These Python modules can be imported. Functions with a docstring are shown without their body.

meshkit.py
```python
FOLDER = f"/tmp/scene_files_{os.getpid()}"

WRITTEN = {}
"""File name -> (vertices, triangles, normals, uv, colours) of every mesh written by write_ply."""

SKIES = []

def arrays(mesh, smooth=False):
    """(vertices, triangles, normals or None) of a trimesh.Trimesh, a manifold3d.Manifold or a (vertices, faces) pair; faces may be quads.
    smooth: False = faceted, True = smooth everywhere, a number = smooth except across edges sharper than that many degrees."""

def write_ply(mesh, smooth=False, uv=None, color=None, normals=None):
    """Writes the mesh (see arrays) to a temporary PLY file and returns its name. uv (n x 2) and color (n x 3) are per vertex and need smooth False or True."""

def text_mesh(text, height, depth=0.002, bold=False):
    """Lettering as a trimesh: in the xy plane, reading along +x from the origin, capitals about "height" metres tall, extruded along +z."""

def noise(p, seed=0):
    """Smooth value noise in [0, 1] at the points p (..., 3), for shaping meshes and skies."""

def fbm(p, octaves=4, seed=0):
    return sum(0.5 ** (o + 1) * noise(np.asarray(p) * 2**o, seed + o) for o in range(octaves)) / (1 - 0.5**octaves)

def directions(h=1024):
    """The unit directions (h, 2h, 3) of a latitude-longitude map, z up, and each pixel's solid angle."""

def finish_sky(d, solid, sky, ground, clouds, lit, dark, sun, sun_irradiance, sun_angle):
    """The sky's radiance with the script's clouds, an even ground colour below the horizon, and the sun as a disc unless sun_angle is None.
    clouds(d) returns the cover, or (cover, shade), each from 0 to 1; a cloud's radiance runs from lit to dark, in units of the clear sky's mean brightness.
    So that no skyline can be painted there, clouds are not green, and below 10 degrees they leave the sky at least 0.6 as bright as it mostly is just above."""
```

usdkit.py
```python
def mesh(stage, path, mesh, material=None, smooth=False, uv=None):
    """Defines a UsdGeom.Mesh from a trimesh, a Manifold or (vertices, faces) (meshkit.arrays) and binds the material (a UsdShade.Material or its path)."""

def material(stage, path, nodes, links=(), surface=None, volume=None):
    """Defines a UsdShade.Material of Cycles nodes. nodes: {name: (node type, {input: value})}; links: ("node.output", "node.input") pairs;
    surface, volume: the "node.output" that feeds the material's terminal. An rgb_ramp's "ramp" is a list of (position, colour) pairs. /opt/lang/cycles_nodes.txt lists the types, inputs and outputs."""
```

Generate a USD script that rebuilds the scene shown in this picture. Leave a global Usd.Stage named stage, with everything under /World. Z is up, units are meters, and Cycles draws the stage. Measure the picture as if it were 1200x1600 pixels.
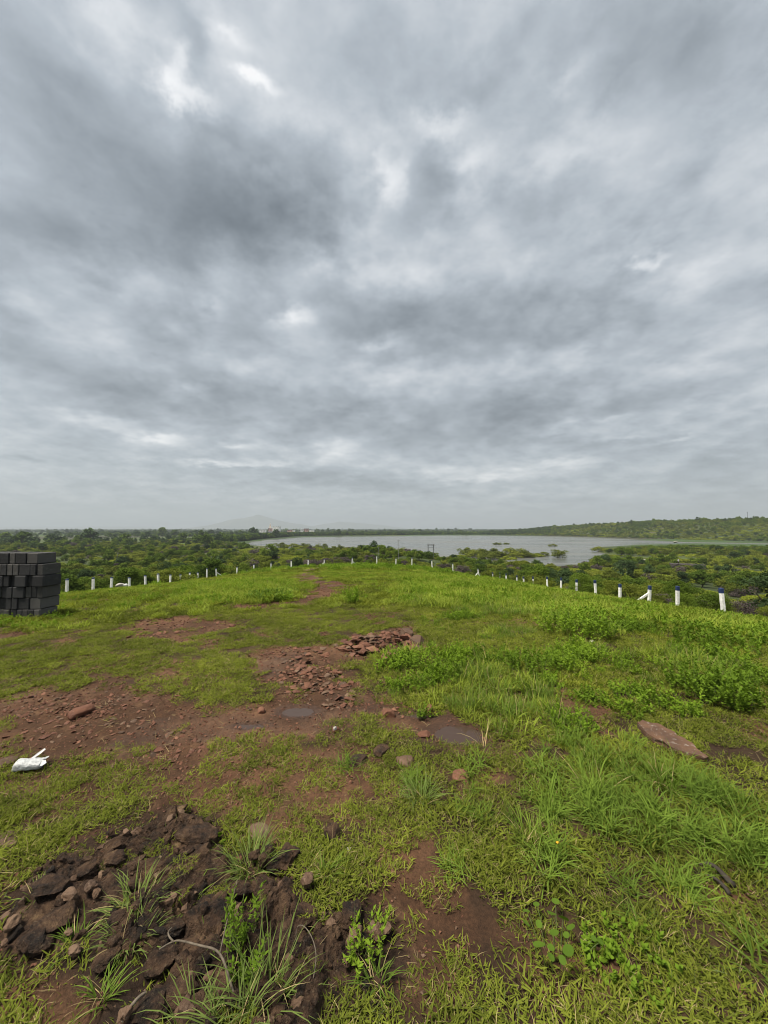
import math
import numpy as np
import trimesh
import shapely
from shapely.geometry import Polygon, LineString
from scipy.interpolate import RBFInterpolator
from scipy.ndimage import gaussian_filter, map_coordinates
from pxr import Usd, UsdGeom, UsdLux, UsdShade, Sdf, Gf, Vt
import usdkit
from meshkit import noise, fbm

stage = Usd.Stage.CreateInMemory()
UsdGeom.SetStageUpAxis(stage, UsdGeom.Tokens.z)
UsdGeom.SetStageMetersPerUnit(stage, 1.0)
world = UsdGeom.Xform.Define(stage, '/World')
stage.SetDefaultPrim(world.GetPrim())
UsdGeom.Scope.Define(stage, '/World/Looks')
T = Sdf.ValueTypeNames

# ------------------------------------------------------------------ camera
EYE = 1.6
PITCH = math.atan(26 / 600)
EXPOSURE = 2.45
cam = UsdGeom.Camera.Define(stage, '/World/camera')
cam.AddTranslateOp().Set(Gf.Vec3d(0, 0, EYE))
cam.AddRotateXOp().Set(90 + math.degrees(PITCH))
cam.CreateHorizontalApertureAttr(36.0)
cam.CreateVerticalApertureAttr(48.0)
cam.CreateFocalLengthAttr(18.0)
cam.CreateClippingRangeAttr(Gf.Vec2f(0.05, 60000))
cam.CreateExposureAttr(EXPOSURE)

# ------------------------------------------------------------------ sun behind thick cloud
SUN_EL, SUN_AZ = math.radians(64), math.radians(-115)      # azimuth from +y towards +x
sun = UsdLux.DistantLight.Define(stage, '/World/sun')
sun.CreateIntensityAttr(0.4)
sun.CreateAngleAttr(16.0)
sun.CreateNormalizeAttr(True)
sun.CreateColorAttr(Gf.Vec3f(1.0, 0.93, 0.80))
sun.AddRotateZOp().Set(-math.degrees(SUN_AZ))
sun.AddRotateXOp().Set(-(90 - math.degrees(SUN_EL)))

# ------------------------------------------------------------------ sky: physical sky under a layer of cloud
SKY_STRENGTH = 0.1
def srgb(c):
    c = np.asarray(c, float) / 255
    return np.where(c <= 0.04045, c / 12.92, ((c + 0.055) / 1.055) ** 2.4)

def angles(px, py):
    """azimuth and elevation of the direction seen at a place of the photograph"""
    x, y, z = (px - 600) / 600, 1.0, (800 - py) / 600
    c, s = math.cos(PITCH), math.sin(PITCH)
    y, z = y * c - z * s, y * s + z * c
    return math.atan2(x, y), math.atan2(z, math.hypot(x, y))

# px, py, radius x, radius y, lightness: clouds and gaps as they lie in this sky
CLOUDS = [
 (330,310,150,85,-33),(240,365,130,55,-16),(450,350,105,55,-24),(90,375,100,55,-18),(690,300,62,45,-27),(860,310,80,50,-9),
 (250,500,85,40,-22),(410,505,55,45,-16),(590,490,90,50,-24),(780,490,140,45,-24),(560,545,70,35,-12),(850,540,110,32,-12),
 (350,620,190,40,-18),(560,655,170,28,-16),(800,655,140,34,-22),(850,610,110,24,-14),(1050,630,75,24,-16),(950,705,120,16,-8),
 (480,745,170,12,-22),(650,762,100,10,-16),(40,717,60,5,-15),(700,690,120,16,-12),(190,620,140,36,-12),(880,120,170,85,-9),
 (690,110,95,85,-11),(1080,110,110,90,-10),(40,110,110,100,-6),(80,230,100,55,-6),(290,60,34,50,-16),(550,95,80,70,-9),
 (1060,283,52,30,-9),(960,392,60,26,-9),(1120,730,110,50,-13),(520,250,55,45,-10),(95,560,110,30,-7),(110,690,110,16,-6),
 (265,112,24,36,32),(300,158,40,18,32),(205,60,70,50,17),(400,142,30,16,32),(370,52,36,20,17),(600,280,20,36,32),(480,205,80,34,15),
 (680,208,52,22,30),(745,240,45,20,18),(930,215,105,40,20),(912,95,30,24,15),(1020,404,30,10,30),(1100,425,95,26,12),
 (467,498,22,15,34),(550,430,55,22,15),(620,425,100,22,10),(600,545,34,11,22),(820,572,120,12,12),(340,490,18,18,16),
 (300,606,17,7,16),(200,460,50,20,10),(60,470,60,45,8),(245,685,34,9,42),(150,655,46,8,24),(370,693,22,5,24),(345,723,60,4,34),
 (430,724,30,4,24),(530,700,34,9,26),(735,746,70,8,30),(690,735,40,6,18),(890,721,46,7,24),(830,740,60,9,14),(1060,690,26,4,26),
 (950,655,46,6,18),(975,683,46,4,14),(600,590,30,10,8),(1150,480,80,40,-4),(1000,520,60,20,4),
]
nodes, links = {}, []
def node(name, kind, ins=None, **src):
    nodes[name] = (kind, ins or {})
    for k, v in src.items():
        links.append((v, f'{name}.{k}'))
    return name
node('tc', 'texture_coordinate')
node('dir', 'vector_math', {'math_type': 'normalize'}, vector1='tc.generated')
node('xyz', 'separate_xyz', vector='dir.vector')
node('az', 'math', {'math_type': 'arctan2'}, value1='xyz.x', value2='xyz.y')
node('el', 'math', {'math_type': 'arcsine'}, value1='xyz.z')
# cloud-plane coordinates: clouds shrink and flatten towards the horizon
node('zz', 'math', {'math_type': 'maximum', 'value2': 0.0}, value1='xyz.z')
node('zp', 'math', {'math_type': 'add', 'value2': 0.24}, value1='zz.value')
node('px', 'math', {'math_type': 'divide'}, value1='xyz.x', value2='zp.value')
node('py', 'math', {'math_type': 'divide'}, value1='xyz.y', value2='zp.value')
node('pl', 'combine_xyz', {'z': 3.7}, x='px.value', y='py.value')
node('n1', 'noise_texture', {'scale': 3.9, 'detail': 8.0, 'roughness': 0.6}, vector='pl.vector')
node('n2', 'noise_texture', {'scale': 6.8, 'detail': 7.0, 'roughness': 0.6}, vector='pl.vector')
node('wa', 'vector_math', {'math_type': 'subtract', 'vector2': (0.5, 0.5, 0.5)}, vector1='n2.color')
node('el2', 'math', {'math_type': 'maximum', 'value2': 0.0}, value1='el.value')
node('wk', 'math', {'math_type': 'multiply_add', 'value2': 0.165, 'value3': 0.04}, value1='el2.value')
node('wb', 'vector_math', {'math_type': 'scale'}, vector1='wa.vector', scale='wk.value')
node('wc', 'vector_math', {'math_type': 'multiply', 'vector2': (1.5, 0.85, 0.0)}, vector1='wb.vector')
node('ae', 'combine_xyz', {'z': 0.0}, x='az.value', y='el.value')
node('q', 'vector_math', {'math_type': 'add'}, vector1='ae.vector', vector2='wc.vector')
node('acc', 'math', {'math_type': 'multiply_add', 'value2': 105.0, 'value3': 197.0 - 52.5}, value1='n1.fac')
node('acc2', 'math', {'math_type': 'multiply_add', 'value2': 84.0}, value1='n2.fac', value3='acc.value')
node('acc3', 'math', {'math_type': 'subtract', 'value2': 42.0}, value1='acc2.value')
acc = 'acc3.value'
for i, (px, py, rx, ry, amp) in enumerate(CLOUDS):
    a, e = angles(px, py)
    a1, _ = angles(px + rx, py)
    a0, _ = angles(px - rx, py)
    _, e1 = angles(px, py - ry)
    _, e0 = angles(px, py + ry)
    sa, se = (a1 - a0) / 2, (e1 - e0) / 2
    node(f'a{i}', 'vector_math', {'math_type': 'multiply_add', 'vector2': (1 / sa, 1 / se, 0), 'vector3': (-a / sa, -e / se, 0)}, vector1='q.vector')
    node(f'b{i}', 'vector_math', {'math_type': 'dot_product'}, vector1=f'a{i}.vector', vector2=f'a{i}.vector')
    node(f'c{i}', 'math', {'math_type': 'power', 'value1': math.exp(-0.8)}, value2=f'b{i}.value')
    node(f'd{i}', 'math', {'math_type': 'multiply_add', 'value2': float(amp) * (1.75 if amp < 0 else 1.5)}, value1=f'c{i}.value', value3=acc)
    acc = f'd{i}.value'
node('v', 'map_range', {'from_min': 100.0, 'from_max': 260.0, 'to_min': 0.0, 'to_max': 1.0, 'clamp': True}, value=acc)
kk = 1 / (SKY_STRENGTH * 2 ** EXPOSURE)
ramp = []
for V in np.linspace(100, 260, 33):
    c = srgb(np.minimum(V + np.array([-6.5, 0.3, 6.8]) * np.clip((262 - V) / 60, 0.15, 1.25), 255)) * kk
    ramp.append(((V - 100) / 160, tuple(c)))
node('ramp', 'rgb_ramp', {'ramp': ramp}, fac='v.result')
node('sky', 'sky_texture', {'sky_type': 'single_scattering', 'sun_disc': False, 'sun_elevation': SUN_EL, 'sun_rotation': SUN_AZ})
node('mx', 'mix', {'fac': 0.985}, color1='sky.color', color2='ramp.color')
node('bg', 'background_shader', {'strength': SKY_STRENGTH}, color='mx.color')
usdkit.material(stage, '/World/Looks/overcast_sky', nodes, links, surface='bg.background')
dome = UsdLux.DomeLight.Define(stage, '/World/sky')
dome.CreateIntensityAttr(1.0)
UsdShade.MaterialBindingAPI.Apply(dome.GetPrim()).Bind(UsdShade.Material.Get(stage, '/World/Looks/overcast_sky'))

# ------------------------------------------------------------------ helpers
counts = {}
def fresh(name, parent='/World'):
    """a path for the next thing or part of that kind"""
    k = counts.get((parent, name), 0)
    counts[(parent, name)] = k + 1
    return f'{parent}/{name}' if k == 0 else f'{parent}/{name}_{k:03d}'

def tag(prim, label=None, category=None, group=None, kind=None):
    for k, v in (('label', label), ('category', category), ('group', group), ('kind', kind)):
        if v:
            prim.SetCustomDataByKey(k, v)
    return prim

def thing(name, label, category, loc=(0, 0, 0), yaw=0.0, scale=None, group=None, kind=None, ref=None, tilt=None):
    x = UsdGeom.Xform.Define(stage, fresh(name))
    x.AddTranslateOp().Set(Gf.Vec3d(*map(float, loc)))
    if tilt is not None:
        x.AddRotateXYZOp().Set(Gf.Vec3f(float(tilt[0]), float(tilt[1]), math.degrees(yaw)))
    else:
        x.AddRotateZOp().Set(math.degrees(yaw))
    if scale is not None:
        x.AddScaleOp().Set(Gf.Vec3f(*map(float, np.broadcast_to(scale, 3))))
    p = x.GetPrim()
    tag(p, label, category, group, kind)
    if ref:
        p.GetReferences().AddInternalReference(ref)
        p.SetInstanceable(True)
    return p

def part(parent, name, mesh, mat, label=None, smooth=False):
    path = str(parent.GetPath()) if hasattr(parent, 'GetPath') else parent
    m = usdkit.mesh(stage, fresh(name, path), mesh, '/World/Looks/' + mat, smooth)
    tag(m.GetPrim(), label)
    return m.GetPrim()

def top(name, mesh, mat, label=None, category=None, group=None, kind=None, smooth=False):
    m = usdkit.mesh(stage, fresh(name), mesh, '/World/Looks/' + mat, smooth)
    tag(m.GetPrim(), label, category, group, kind)
    return m.GetPrim()

def cat(meshes):
    """joins (vertices, triangles) pairs"""
    vs, fs, n = [], [], 0
    for m in meshes:
        v, f = (m.vertices, m.faces) if hasattr(m, 'vertices') else m
        vs.append(np.asarray(v, float)); fs.append(np.asarray(f) + n); n += len(v)
    return np.vstack(vs), np.vstack(fs)

def tube(points, radii, sides=6):
    p = np.asarray(points, float)
    r = np.broadcast_to(radii, len(p))
    t = np.gradient(p, axis=0)
    t /= np.linalg.norm(t, axis=1, keepdims=True) + 1e-9
    ref = np.where(np.abs(t[:, 2:3]) > 0.9, [1.0, 0, 0], [0, 0, 1.0])
    a = np.cross(t, ref); a /= np.linalg.norm(a, axis=1, keepdims=True)
    b = np.cross(t, a)
    ang = np.arange(sides) / sides * 2 * np.pi
    v = (p[:, None] + r[:, None, None] * (np.cos(ang)[None, :, None] * a[:, None] + np.sin(ang)[None, :, None] * b[:, None])).reshape(-1, 3)
    f = []
    for i in range(len(p) - 1):
        for k in range(sides):
            q, s = i * sides + k, i * sides + (k + 1) % sides
            f += [(q, s, s + sides), (q, s + sides, q + sides)]
    v = np.vstack([v, p[:1], p[-1:]])
    n = len(v)
    for k in range(sides):
        f.append((n - 2, (k + 1) % sides, k))
        e = (len(p) - 1) * sides
        f.append((n - 1, e + k, e + (k + 1) % sides))
    return v, np.array(f)

def cbox(sx, sy, sz, c=0.01):
    """a box with chamfered edges"""
    pts = []
    for x in (-1, 1):
        for y in (-1, 1):
            for z in (-1, 1):
                X, Y, Z = x * sx / 2, y * sy / 2, z * sz / 2
                pts += [(X - x * c, Y, Z), (X, Y - y * c, Z), (X, Y, Z - z * c)] if False else [(X - x * c, Y - y * c, Z), (X, Y - y * c, Z - z * c), (X - x * c, Y, Z - z * c)]
    h = trimesh.convex.convex_hull(np.array(pts))
    return np.array(h.vertices), np.array(h.faces)

def xf(m, loc=(0, 0, 0), yaw=0.0, scale=1.0, rx=0.0, ry=0.0):
    v, f = (m.vertices, m.faces) if hasattr(m, 'vertices') else m
    v = np.asarray(v) * scale
    R = trimesh.transformations.euler_matrix(rx, ry, yaw)[:3, :3]
    return v @ R.T + np.asarray(loc), f

def smoothstep(a, b, x):
    t = np.clip((x - a) / (b - a), 0, 1)
    return t * t * (3 - 2 * t)

# ------------------------------------------------------------------ the lie of the land
DROP = 15.0                                # eye above the lake's water
WATER = EYE - DROP
def ray(px, py):
    x, y, z = (px - 600) / 600, 1.0, (800 - py) / 600
    c, s = math.cos(PITCH), math.sin(PITCH)
    return np.array([x, y * c - z * s, y * s + z * c])

def lakept(px, py):
    d = ray(px, py)
    t = -DROP / d[2]
    return d[0] * t, d[1] * t

RIGHT = [(1131,960),(1058,951),(1013,946),(968,940),(931,932),(901,930),(876,924),(855,922),(833,919),(819,917),(807,915),(791,911),(781,908),(770,907),(758,904)]
LEFT = [(108,933),(149,928),(177,926),(206,923),(230,920),(250,917),(268,917),(283,915),(298,912),(311,911),(325,905),(340,903)]
FAR = [(371,900),(398,896),(424,893),(456,889),(482,888),(507,887),(550,885),(589,882),(618,885),(643,885),(675,888),(707,893)]
posts = []                                 # (row, x, y, drop below the eye at the foot)
for px, py in RIGHT:
    y = 14.0 * 600 / (px - 600)
    y += (py - 826) / 600 * y * 0.043
    posts.append(('right', 14.0, y, (py - 826) / 600 * y + 0.10))
y = 57.0
posts.append(('corner right', 148 * y / 600, y, 76 * y / 600))
for px, py in LEFT:
    y = 21.0 * 600 / (600 - px)
    posts.append(('left', -21.0, y, (py - 826) / 600 * y + 0.02))
for k, (px, py) in enumerate(FAR):
    y = 49.5 + 7.0 * (k + 1) / 12
    posts.append(('far', (px - 600) / 600 * y, y, (py - 826) / 600 * y + 0.05))
C = [(r[1], r[2], r[3]) for r in posts]
for x in (-8, -4, 0, 4):
    for y in (-6, -2, 1.5, 4, 6.5):
        C.append((x, y, 1.6))
C += [(7, 5, 1.75), (10, 5, 2.0), (14, 5, 2.5), (9, 9, 2.15), (14, 10, 3.05), (4, 10, 1.78), (0, 10, 1.68), (-5, 10, 1.65), (-9, 9, 1.75), (-12, 12, 2.3), (-21, 14, 3.2),
      (-12, 3, 1.7), (-20, 5, 2.4), (0, 20, 2.42), (-6, 20, 2.55), (6, 20, 2.75), (0, 35, 3.65), (-8, 35, 3.75), (6, 35, 4.2), (-12, 24, 3.3), (-14, 40, 4.6),
      (0, -20, 1.8), (20, -20, 3), (-20, -20, 3), (0, -60, 6), (60, -60, 10), (-60, -60, 10), (40, 0, 7), (-40, 0, 6.5), (90, 0, 12), (-90, 0, 11.5),
      (18, 16, 4.3), (18, 25, 5.3), (18, 40, 7.0), (25, 30, 6.8), (26, 20, 6.0), (30, 50, 8.6), (20, 65, 8.8), (8, 70, 7.6), (-3, 70, 7.0), (0, 90, 8.6), (-30, 62, 8.0), (-35, 42, 7.9),
      (-27, 26, 5.6), (-30, 32, 6.6), (-16, 62, 7.2), (-60, 60, 10.4), (-100, 100, 12.8), (-40, 100, 11.2), (0, 130, 10.6), (0, 200, 12.6), (-50, 200, 12.6), (60, 100, 12.2), (30, 100, 11.2), (100, 100, 13.6),
      (50, 150, 14.0), (100, 60, 12.2), (60, 40, 10.4), (150, 200, 14.2), (-200, 150, 13.6), (-150, 250, 14.0), (0, 300, 14.6), (-100, 300, 14.0), (200, 120, 14), (300, 300, 14.3), (-300, 300, 14.3),
      (0, -300, 14.5), (300, -100, 14.5), (-300, -100, 14.5), (-400, 500, 14.4), (0, 600, 14.5), (500, 300, 14.3), (700, 0, 14.5), (-700, 0, 14.5)]
C = np.array(C, float)
def qspace(p):
    r = np.linalg.norm(p, axis=1)
    return p / (r + 1e-9)[:, None] * np.log1p(r / 14)[:, None] * 10
rbf = RBFInterpolator(qspace(C[:, :2]), C[:, 2], kernel='linear', smoothing=0.02)

shore = [lakept(*p) for p in [(383,849),(400,846),(430,842.3),(470,839.6),(560,838.3),(650,837.2),(720,836.6),(800,837.2),(880,838.4),(960,841.2),(1040,845.6),(1080,847.4),(1200,849.2),(1330,851.2),
                              (1330,853.2),(1200,851.2),(1080,849.3),(1045,850.2),(1000,851),(968,853.5),(938,854.5),(926,858),(948,864),(965,869),(955,875),(930,882),(900,888),(860,890),(800,886),(760,890),(716,882),(690,874),
                              (650,866),(560,860),(475,857),(440,860),(426,861),(415,855),(398,853.5)]]
lake_poly = Polygon(shore).buffer(0)
lake_edge = lake_poly.exterior
def lake_distance(x, y):
    """metres from the shore, negative on the water; ragged like a real waterline"""
    pts = shapely.points(x, y)
    d = shapely.distance(lake_edge, pts)
    d = np.where(shapely.contains_xy(lake_poly, x, y), -d, d)
    r = np.hypot(x, y)
    return d + (fbm(np.stack([x / 22, y / 22, 0 * x], -1), 3, 5) - 0.5) * np.where((x > 0.72 * y), 0.012, 0.045) * r

CREST = np.array([(900, 430, 12), (700, 480, 12.5), (560, 555, 13), (510, 740, 12.5), (470, 960, 6.5), (420, 1130, -6), (380, 1300, -13)], float)
def height(x, y):
    """the land without its small bumps"""
    x, y = np.broadcast_arrays(np.asarray(x, float), np.asarray(y, float))
    shp = x.shape
    x, y = x.ravel(), y.ravel()
    r = np.hypot(x, y)
    z = np.full(len(x), EYE - 14.5)
    near = r < 900
    if near.any():
        w = smoothstep(900, 600, r[near])
        z[near] = z[near] * (1 - w) + w * (EYE - rbf(qspace(np.stack([x[near], y[near]], 1))))
    out = r > 25
    if out.any():
        xo, yo, ro = x[out], y[out], r[out]
        bump = smoothstep(70, 130, ro)
        zo = z[out]
        zo = zo + 6.2 * np.exp(-((xo - 7) / 17) ** 2 - ((yo - 132) / 14) ** 2) + 1.2 * np.exp(-((xo + 22) / 16) ** 2 - ((yo - 140) / 14) ** 2)
        zo = zo + bump * 1.1 * (fbm(np.stack([xo / 45, yo / 45, 0 * xo], -1), 3, 2) - 0.5)
        mid = (ro > 60) & (ro < 2600)
        xm, ym = xo[mid], yo[mid]
        d = lake_distance(xm, ym)
        zm = zo[mid]
        floor = WATER + np.clip(d * 0.05, 0, 0.7)
        zm = np.where(d > 0, np.maximum(np.minimum(zm, WATER + 0.1 + d * 0.16), floor), WATER - np.clip(-d * 0.12, 0, 1.3))
        best, hz = np.full(len(xm), 1e9), np.zeros(len(xm))
        for a, b in zip(CREST[:-1], CREST[1:]):
            ab = b[:2] - a[:2]
            t = np.clip(((xm - a[0]) * ab[0] + (ym - a[1]) * ab[1]) / (ab @ ab), 0, 1)
            dd = np.hypot(xm - a[0] - t * ab[0], ym - a[1] - t * ab[1])
            h = a[2] + t * (b[2] - a[2])
            hz = np.where(dd < best, h, hz); best = np.minimum(best, dd)
        rise = (hz + 13.0 + 3.0 * (fbm(np.stack([xm / 130, ym / 130, 0 * xm], -1), 3, 8) - 0.5)) * (1 - smoothstep(8, 200, best)) ** 1.15
        zm = zm + np.where(d > 0, rise * smoothstep(0, 60, d), 0)
        zo[mid] = zm
        z[out] = zo
    return z.reshape(shp)

def hit(px, py, far=600.0):
    """where the line of sight through that place of the photograph meets the land"""
    d = ray(px, py)
    t = np.geomspace(0.8, far, 500)
    below = height(d[0] * t, d[1] * t) > EYE + d[2] * t
    k = int(np.argmax(below)) if below.any() else len(t) - 1
    a, b = t[max(k - 1, 0)], t[k]
    s = np.linspace(a, b, 40)
    below = height(d[0] * s, d[1] * s) > EYE + d[2] * s
    k = int(np.argmax(below)) if below.any() else 39
    return np.array([d[0] * s[k], d[1] * s[k]])

# ------------------------------------------------------------------ where the soil is bare, where the grass is tall
GX0, GY0, GS = -34.0, 0.0, 0.05
GW, GH = 1200, 1300
gx, gy = np.meshgrid(GX0 + (np.arange(GW) + 0.5) * GS, GY0 + (np.arange(GH) + 0.5) * GS)
def area(polys, blur=1.5):
    m = np.zeros((GH, GW), np.float32)
    for pts, amount in polys:
        w = Polygon([hit(*p) for p in pts]).buffer(0)
        x0, y0, x1, y1 = w.bounds
        i0, i1 = max(int((x0 - GX0) / GS), 0), min(int((x1 - GX0) / GS) + 2, GW)
        j0, j1 = max(int((y0 - GY0) / GS), 0), min(int((y1 - GY0) / GS) + 2, GH)
        if i1 > i0 and j1 > j0:
            ins = shapely.contains_xy(w, gx[j0:j1, i0:i1], gy[j0:j1, i0:i1])
            m[j0:j1, i0:i1] = np.maximum(m[j0:j1, i0:i1], ins * amount)
    return gaussian_filter(m, blur)
def strip(pts, w0, w1):
    """a band along a line of photograph points, widths in photograph pixels"""
    a = [(x - w, y) for (x, y), w in zip(pts, np.linspace(w0, w1, len(pts)))]
    b = [(x + w, y) for (x, y), w in zip(pts, np.linspace(w0, w1, len(pts)))]
    return a + b[::-1]
BARE = area([
    ([(-60,1090),(60,1078),(110,1066),(170,1072),(260,1097),(340,1102),(420,1090),(470,1095),(530,1108),(550,1140),(480,1150),(420,1132),(370,1148),(310,1165),(335,1190),(285,1215),(240,1192),(190,1182),(140,1176),(90,1167),(40,1180),(-60,1200)], 1.0),
    ([(395,1015),(470,1000),(530,1010),(560,1060),(585,1100),(540,1112),(470,1104),(430,1072),(400,1042)], 0.95),
    ([(515,1005),(570,988),(640,982),(662,1010),(600,1024),(556,1034)], 1.0),
    ([(585,1086),(640,1098),(700,1102),(742,1128),(750,1162),(700,1158),(650,1138),(600,1112)], 1.0),
    ([(170,985),(250,966),(330,963),(380,975),(340,992),(250,999)], 0.8),
    (strip([(512,884),(482,893),(486,903),(520,913),(512,926),(460,940),(400,950)], 9, 46), 0.85),
    ([(470,893),(450,905),(462,918),(480,915),(476,903)], 0.6),
    ([(315,901),(345,905),(362,904),(352,910),(318,911)], 1.0), ([(370,892),(430,886),(440,891),(380,897)], 0.9),
    ([(575,1335),(690,1340),(722,1440),(765,1550),(700,1620),(600,1600),(610,1450)], 0.8),
    ([(1140,1128),(1230,1115),(1230,1160),(1150,1150)], 0.9), ([(-60,984),(45,988),(20,1002),(-60,1006)], 0.95),
    ([(-20,1490),(0,1420),(60,1365),(130,1325),(220,1295),(260,1272),(325,1282),(348,1330),(400,1335),(455,1342),(480,1400),(530,1420),(600,1450),(620,1500),(560,1580),(480,1620),(190,1640),(215,1540),(130,1490)], 0.97),
    ([(530,1150),(590,1145),(640,1180),(600,1200),(540,1190)], 0.7), ([(1080,1345),(1150,1350),(1160,1400),(1100,1400)], 0.75),
    ([(0,1215),(120,1190),(200,1200),(330,1200),(300,1250),(120,1260),(0,1290)], 0.35), ([(690,1190),(780,1185),(790,1215),(720,1225)], 0.5),
    ([(930,1035),(985,1030),(995,1050),(940,1052)], 0.6), ([(1060,1085),(1150,1090),(1140,1110),(1060,1105)], 0.5), ([(100,1020),(300,1030),(420,1080),(300,1090),(120,1065)], 0.25)])
TALL = area([
    ([(640,905),(760,902),(900,935),(1060,958),(1260,985),(1260,1130),(1050,1110),(900,1105),(770,1118),(680,1075),(640,1082),(590,1068),(650,1015)], 1.0),
    ([(430,905),(330,910),(270,930),(330,945),(430,938),(455,920)], 0.9), ([(600,1060),(720,1050),(740,1100),(640,1085)], 1.0),
    ([(700,1080),(930,1090),(980,1180),(860,1190),(760,1150)], 0.55)], 4)
LONG = area([
    ([(870,1175),(1000,1180),(1120,1235),(1260,1290),(1260,1370),(1010,1340),(900,1290)], 1.0), ([(760,1270),(900,1250),(960,1330),(850,1390),(770,1350)], 0.6),
    ([(560,1225),(720,1215),(760,1250),(620,1262)], 0.5)], 3)
def sample(m, x, y, ragged=0.25):
    w = ragged
    wx = x + w * (fbm(np.stack([x * 2.2, y * 2.2, 0 * x], -1), 3, 11) - 0.5) * 2
    wy = y + w * (fbm(np.stack([x * 2.2, y * 2.2, 0 * x + 9], -1), 3, 12) - 0.5) * 2
    return map_coordinates(m, [(wy - GY0) / GS - 0.5, (wx - GX0) / GS - 0.5], order=1, mode='constant', cval=0.0)
def ragged_at(x, y):
    return np.clip(np.hypot(x, y) * 0.045, 0.08, 0.3)
def bare(x, y):
    m = sample(BARE, x, y, ragged_at(x, y) * 1.7)
    m = m * (0.72 + 0.56 * fbm(np.stack([x * 5, y * 5, 0 * x], -1), 3, 22))
    n = fbm(np.stack([x * 1.7, y * 1.7, 0 * x], -1), 4, 21)
    return np.clip(m * 1.15 + smoothstep(0.57, 0.72, n) * 0.42, 0, 1)

PUDDLES = [((722,1143), 0.22, 0.15, 'shallow brown puddle with muddy bottom beside the grass, right of the rubble heap'),
           ((664,1113), 0.17, 0.05, 'narrow wet strip of muddy water below a reddish boulder'),
           ((466,1108), 0.15, 0.09, 'small grey puddle at the foot of the spread of broken stones'),
           ((392,1131), 0.13, 0.045, 'pale grey shallow puddle between tyre track and grass')]
PUDDLES = [(hit(*p), a, b, s) for p, a, b, s in PUDDLES]
def bumps(x, y):
    """small relief of turf, clods and ruts close to the viewer"""
    r = np.hypot(x, y)
    p = np.stack([x, y, 0 * x], -1)
    z = 0.05 * (fbm(p * 1.1, 3, 31) - 0.5) + 0.028 * (fbm(p * 6, 3, 32) - 0.5)
    b = sample(BARE, x, y, 0.1)
    z = z + np.clip(b, 0, 1) * (0.022 * (fbm(p * 17, 3, 33) - 0.5) + 0.010 * np.abs(fbm(p * 40, 2, 34) - 0.5)) - 0.02 * b
    z = z * smoothstep(45, 12, r) + 0.12 * (fbm(p * 0.5, 2, 36) - 0.5) * smoothstep(8, 20, r) * smoothstep(70, 40, r)
    for c, a, bb, _ in PUDDLES:
        q = ((x - c[0]) / a) ** 2 + ((y - c[1]) / bb) ** 2
        k = smoothstep(3.2, 0.9, q)
        z = z * (1 - 0.75 * k) - 0.030 * smoothstep(2.2, 0.2, q)
    return z
def surface(x, y):
    x, y = np.asarray(x, float), np.asarray(y, float)
    z = height(x, y)
    n = np.hypot(x, y) < 70
    if np.ndim(z) == 0:
        return float(z + (bumps(x[None], y[None])[0] if n else 0))
    z = z.copy()
    if n.any():
        z[n] += bumps(x[n], y[n])
    return z
def at(px, py, far=600.0):
    x, y = hit(px, py, far)
    return np.array([x, y, surface(x, y)])

# ------------------------------------------------------------------ materials
def mat(name, nodes, links, surface, volume=None):
    return usdkit.material(stage, '/World/Looks/' + name, nodes, links, surface=surface, volume=volume)

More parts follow.
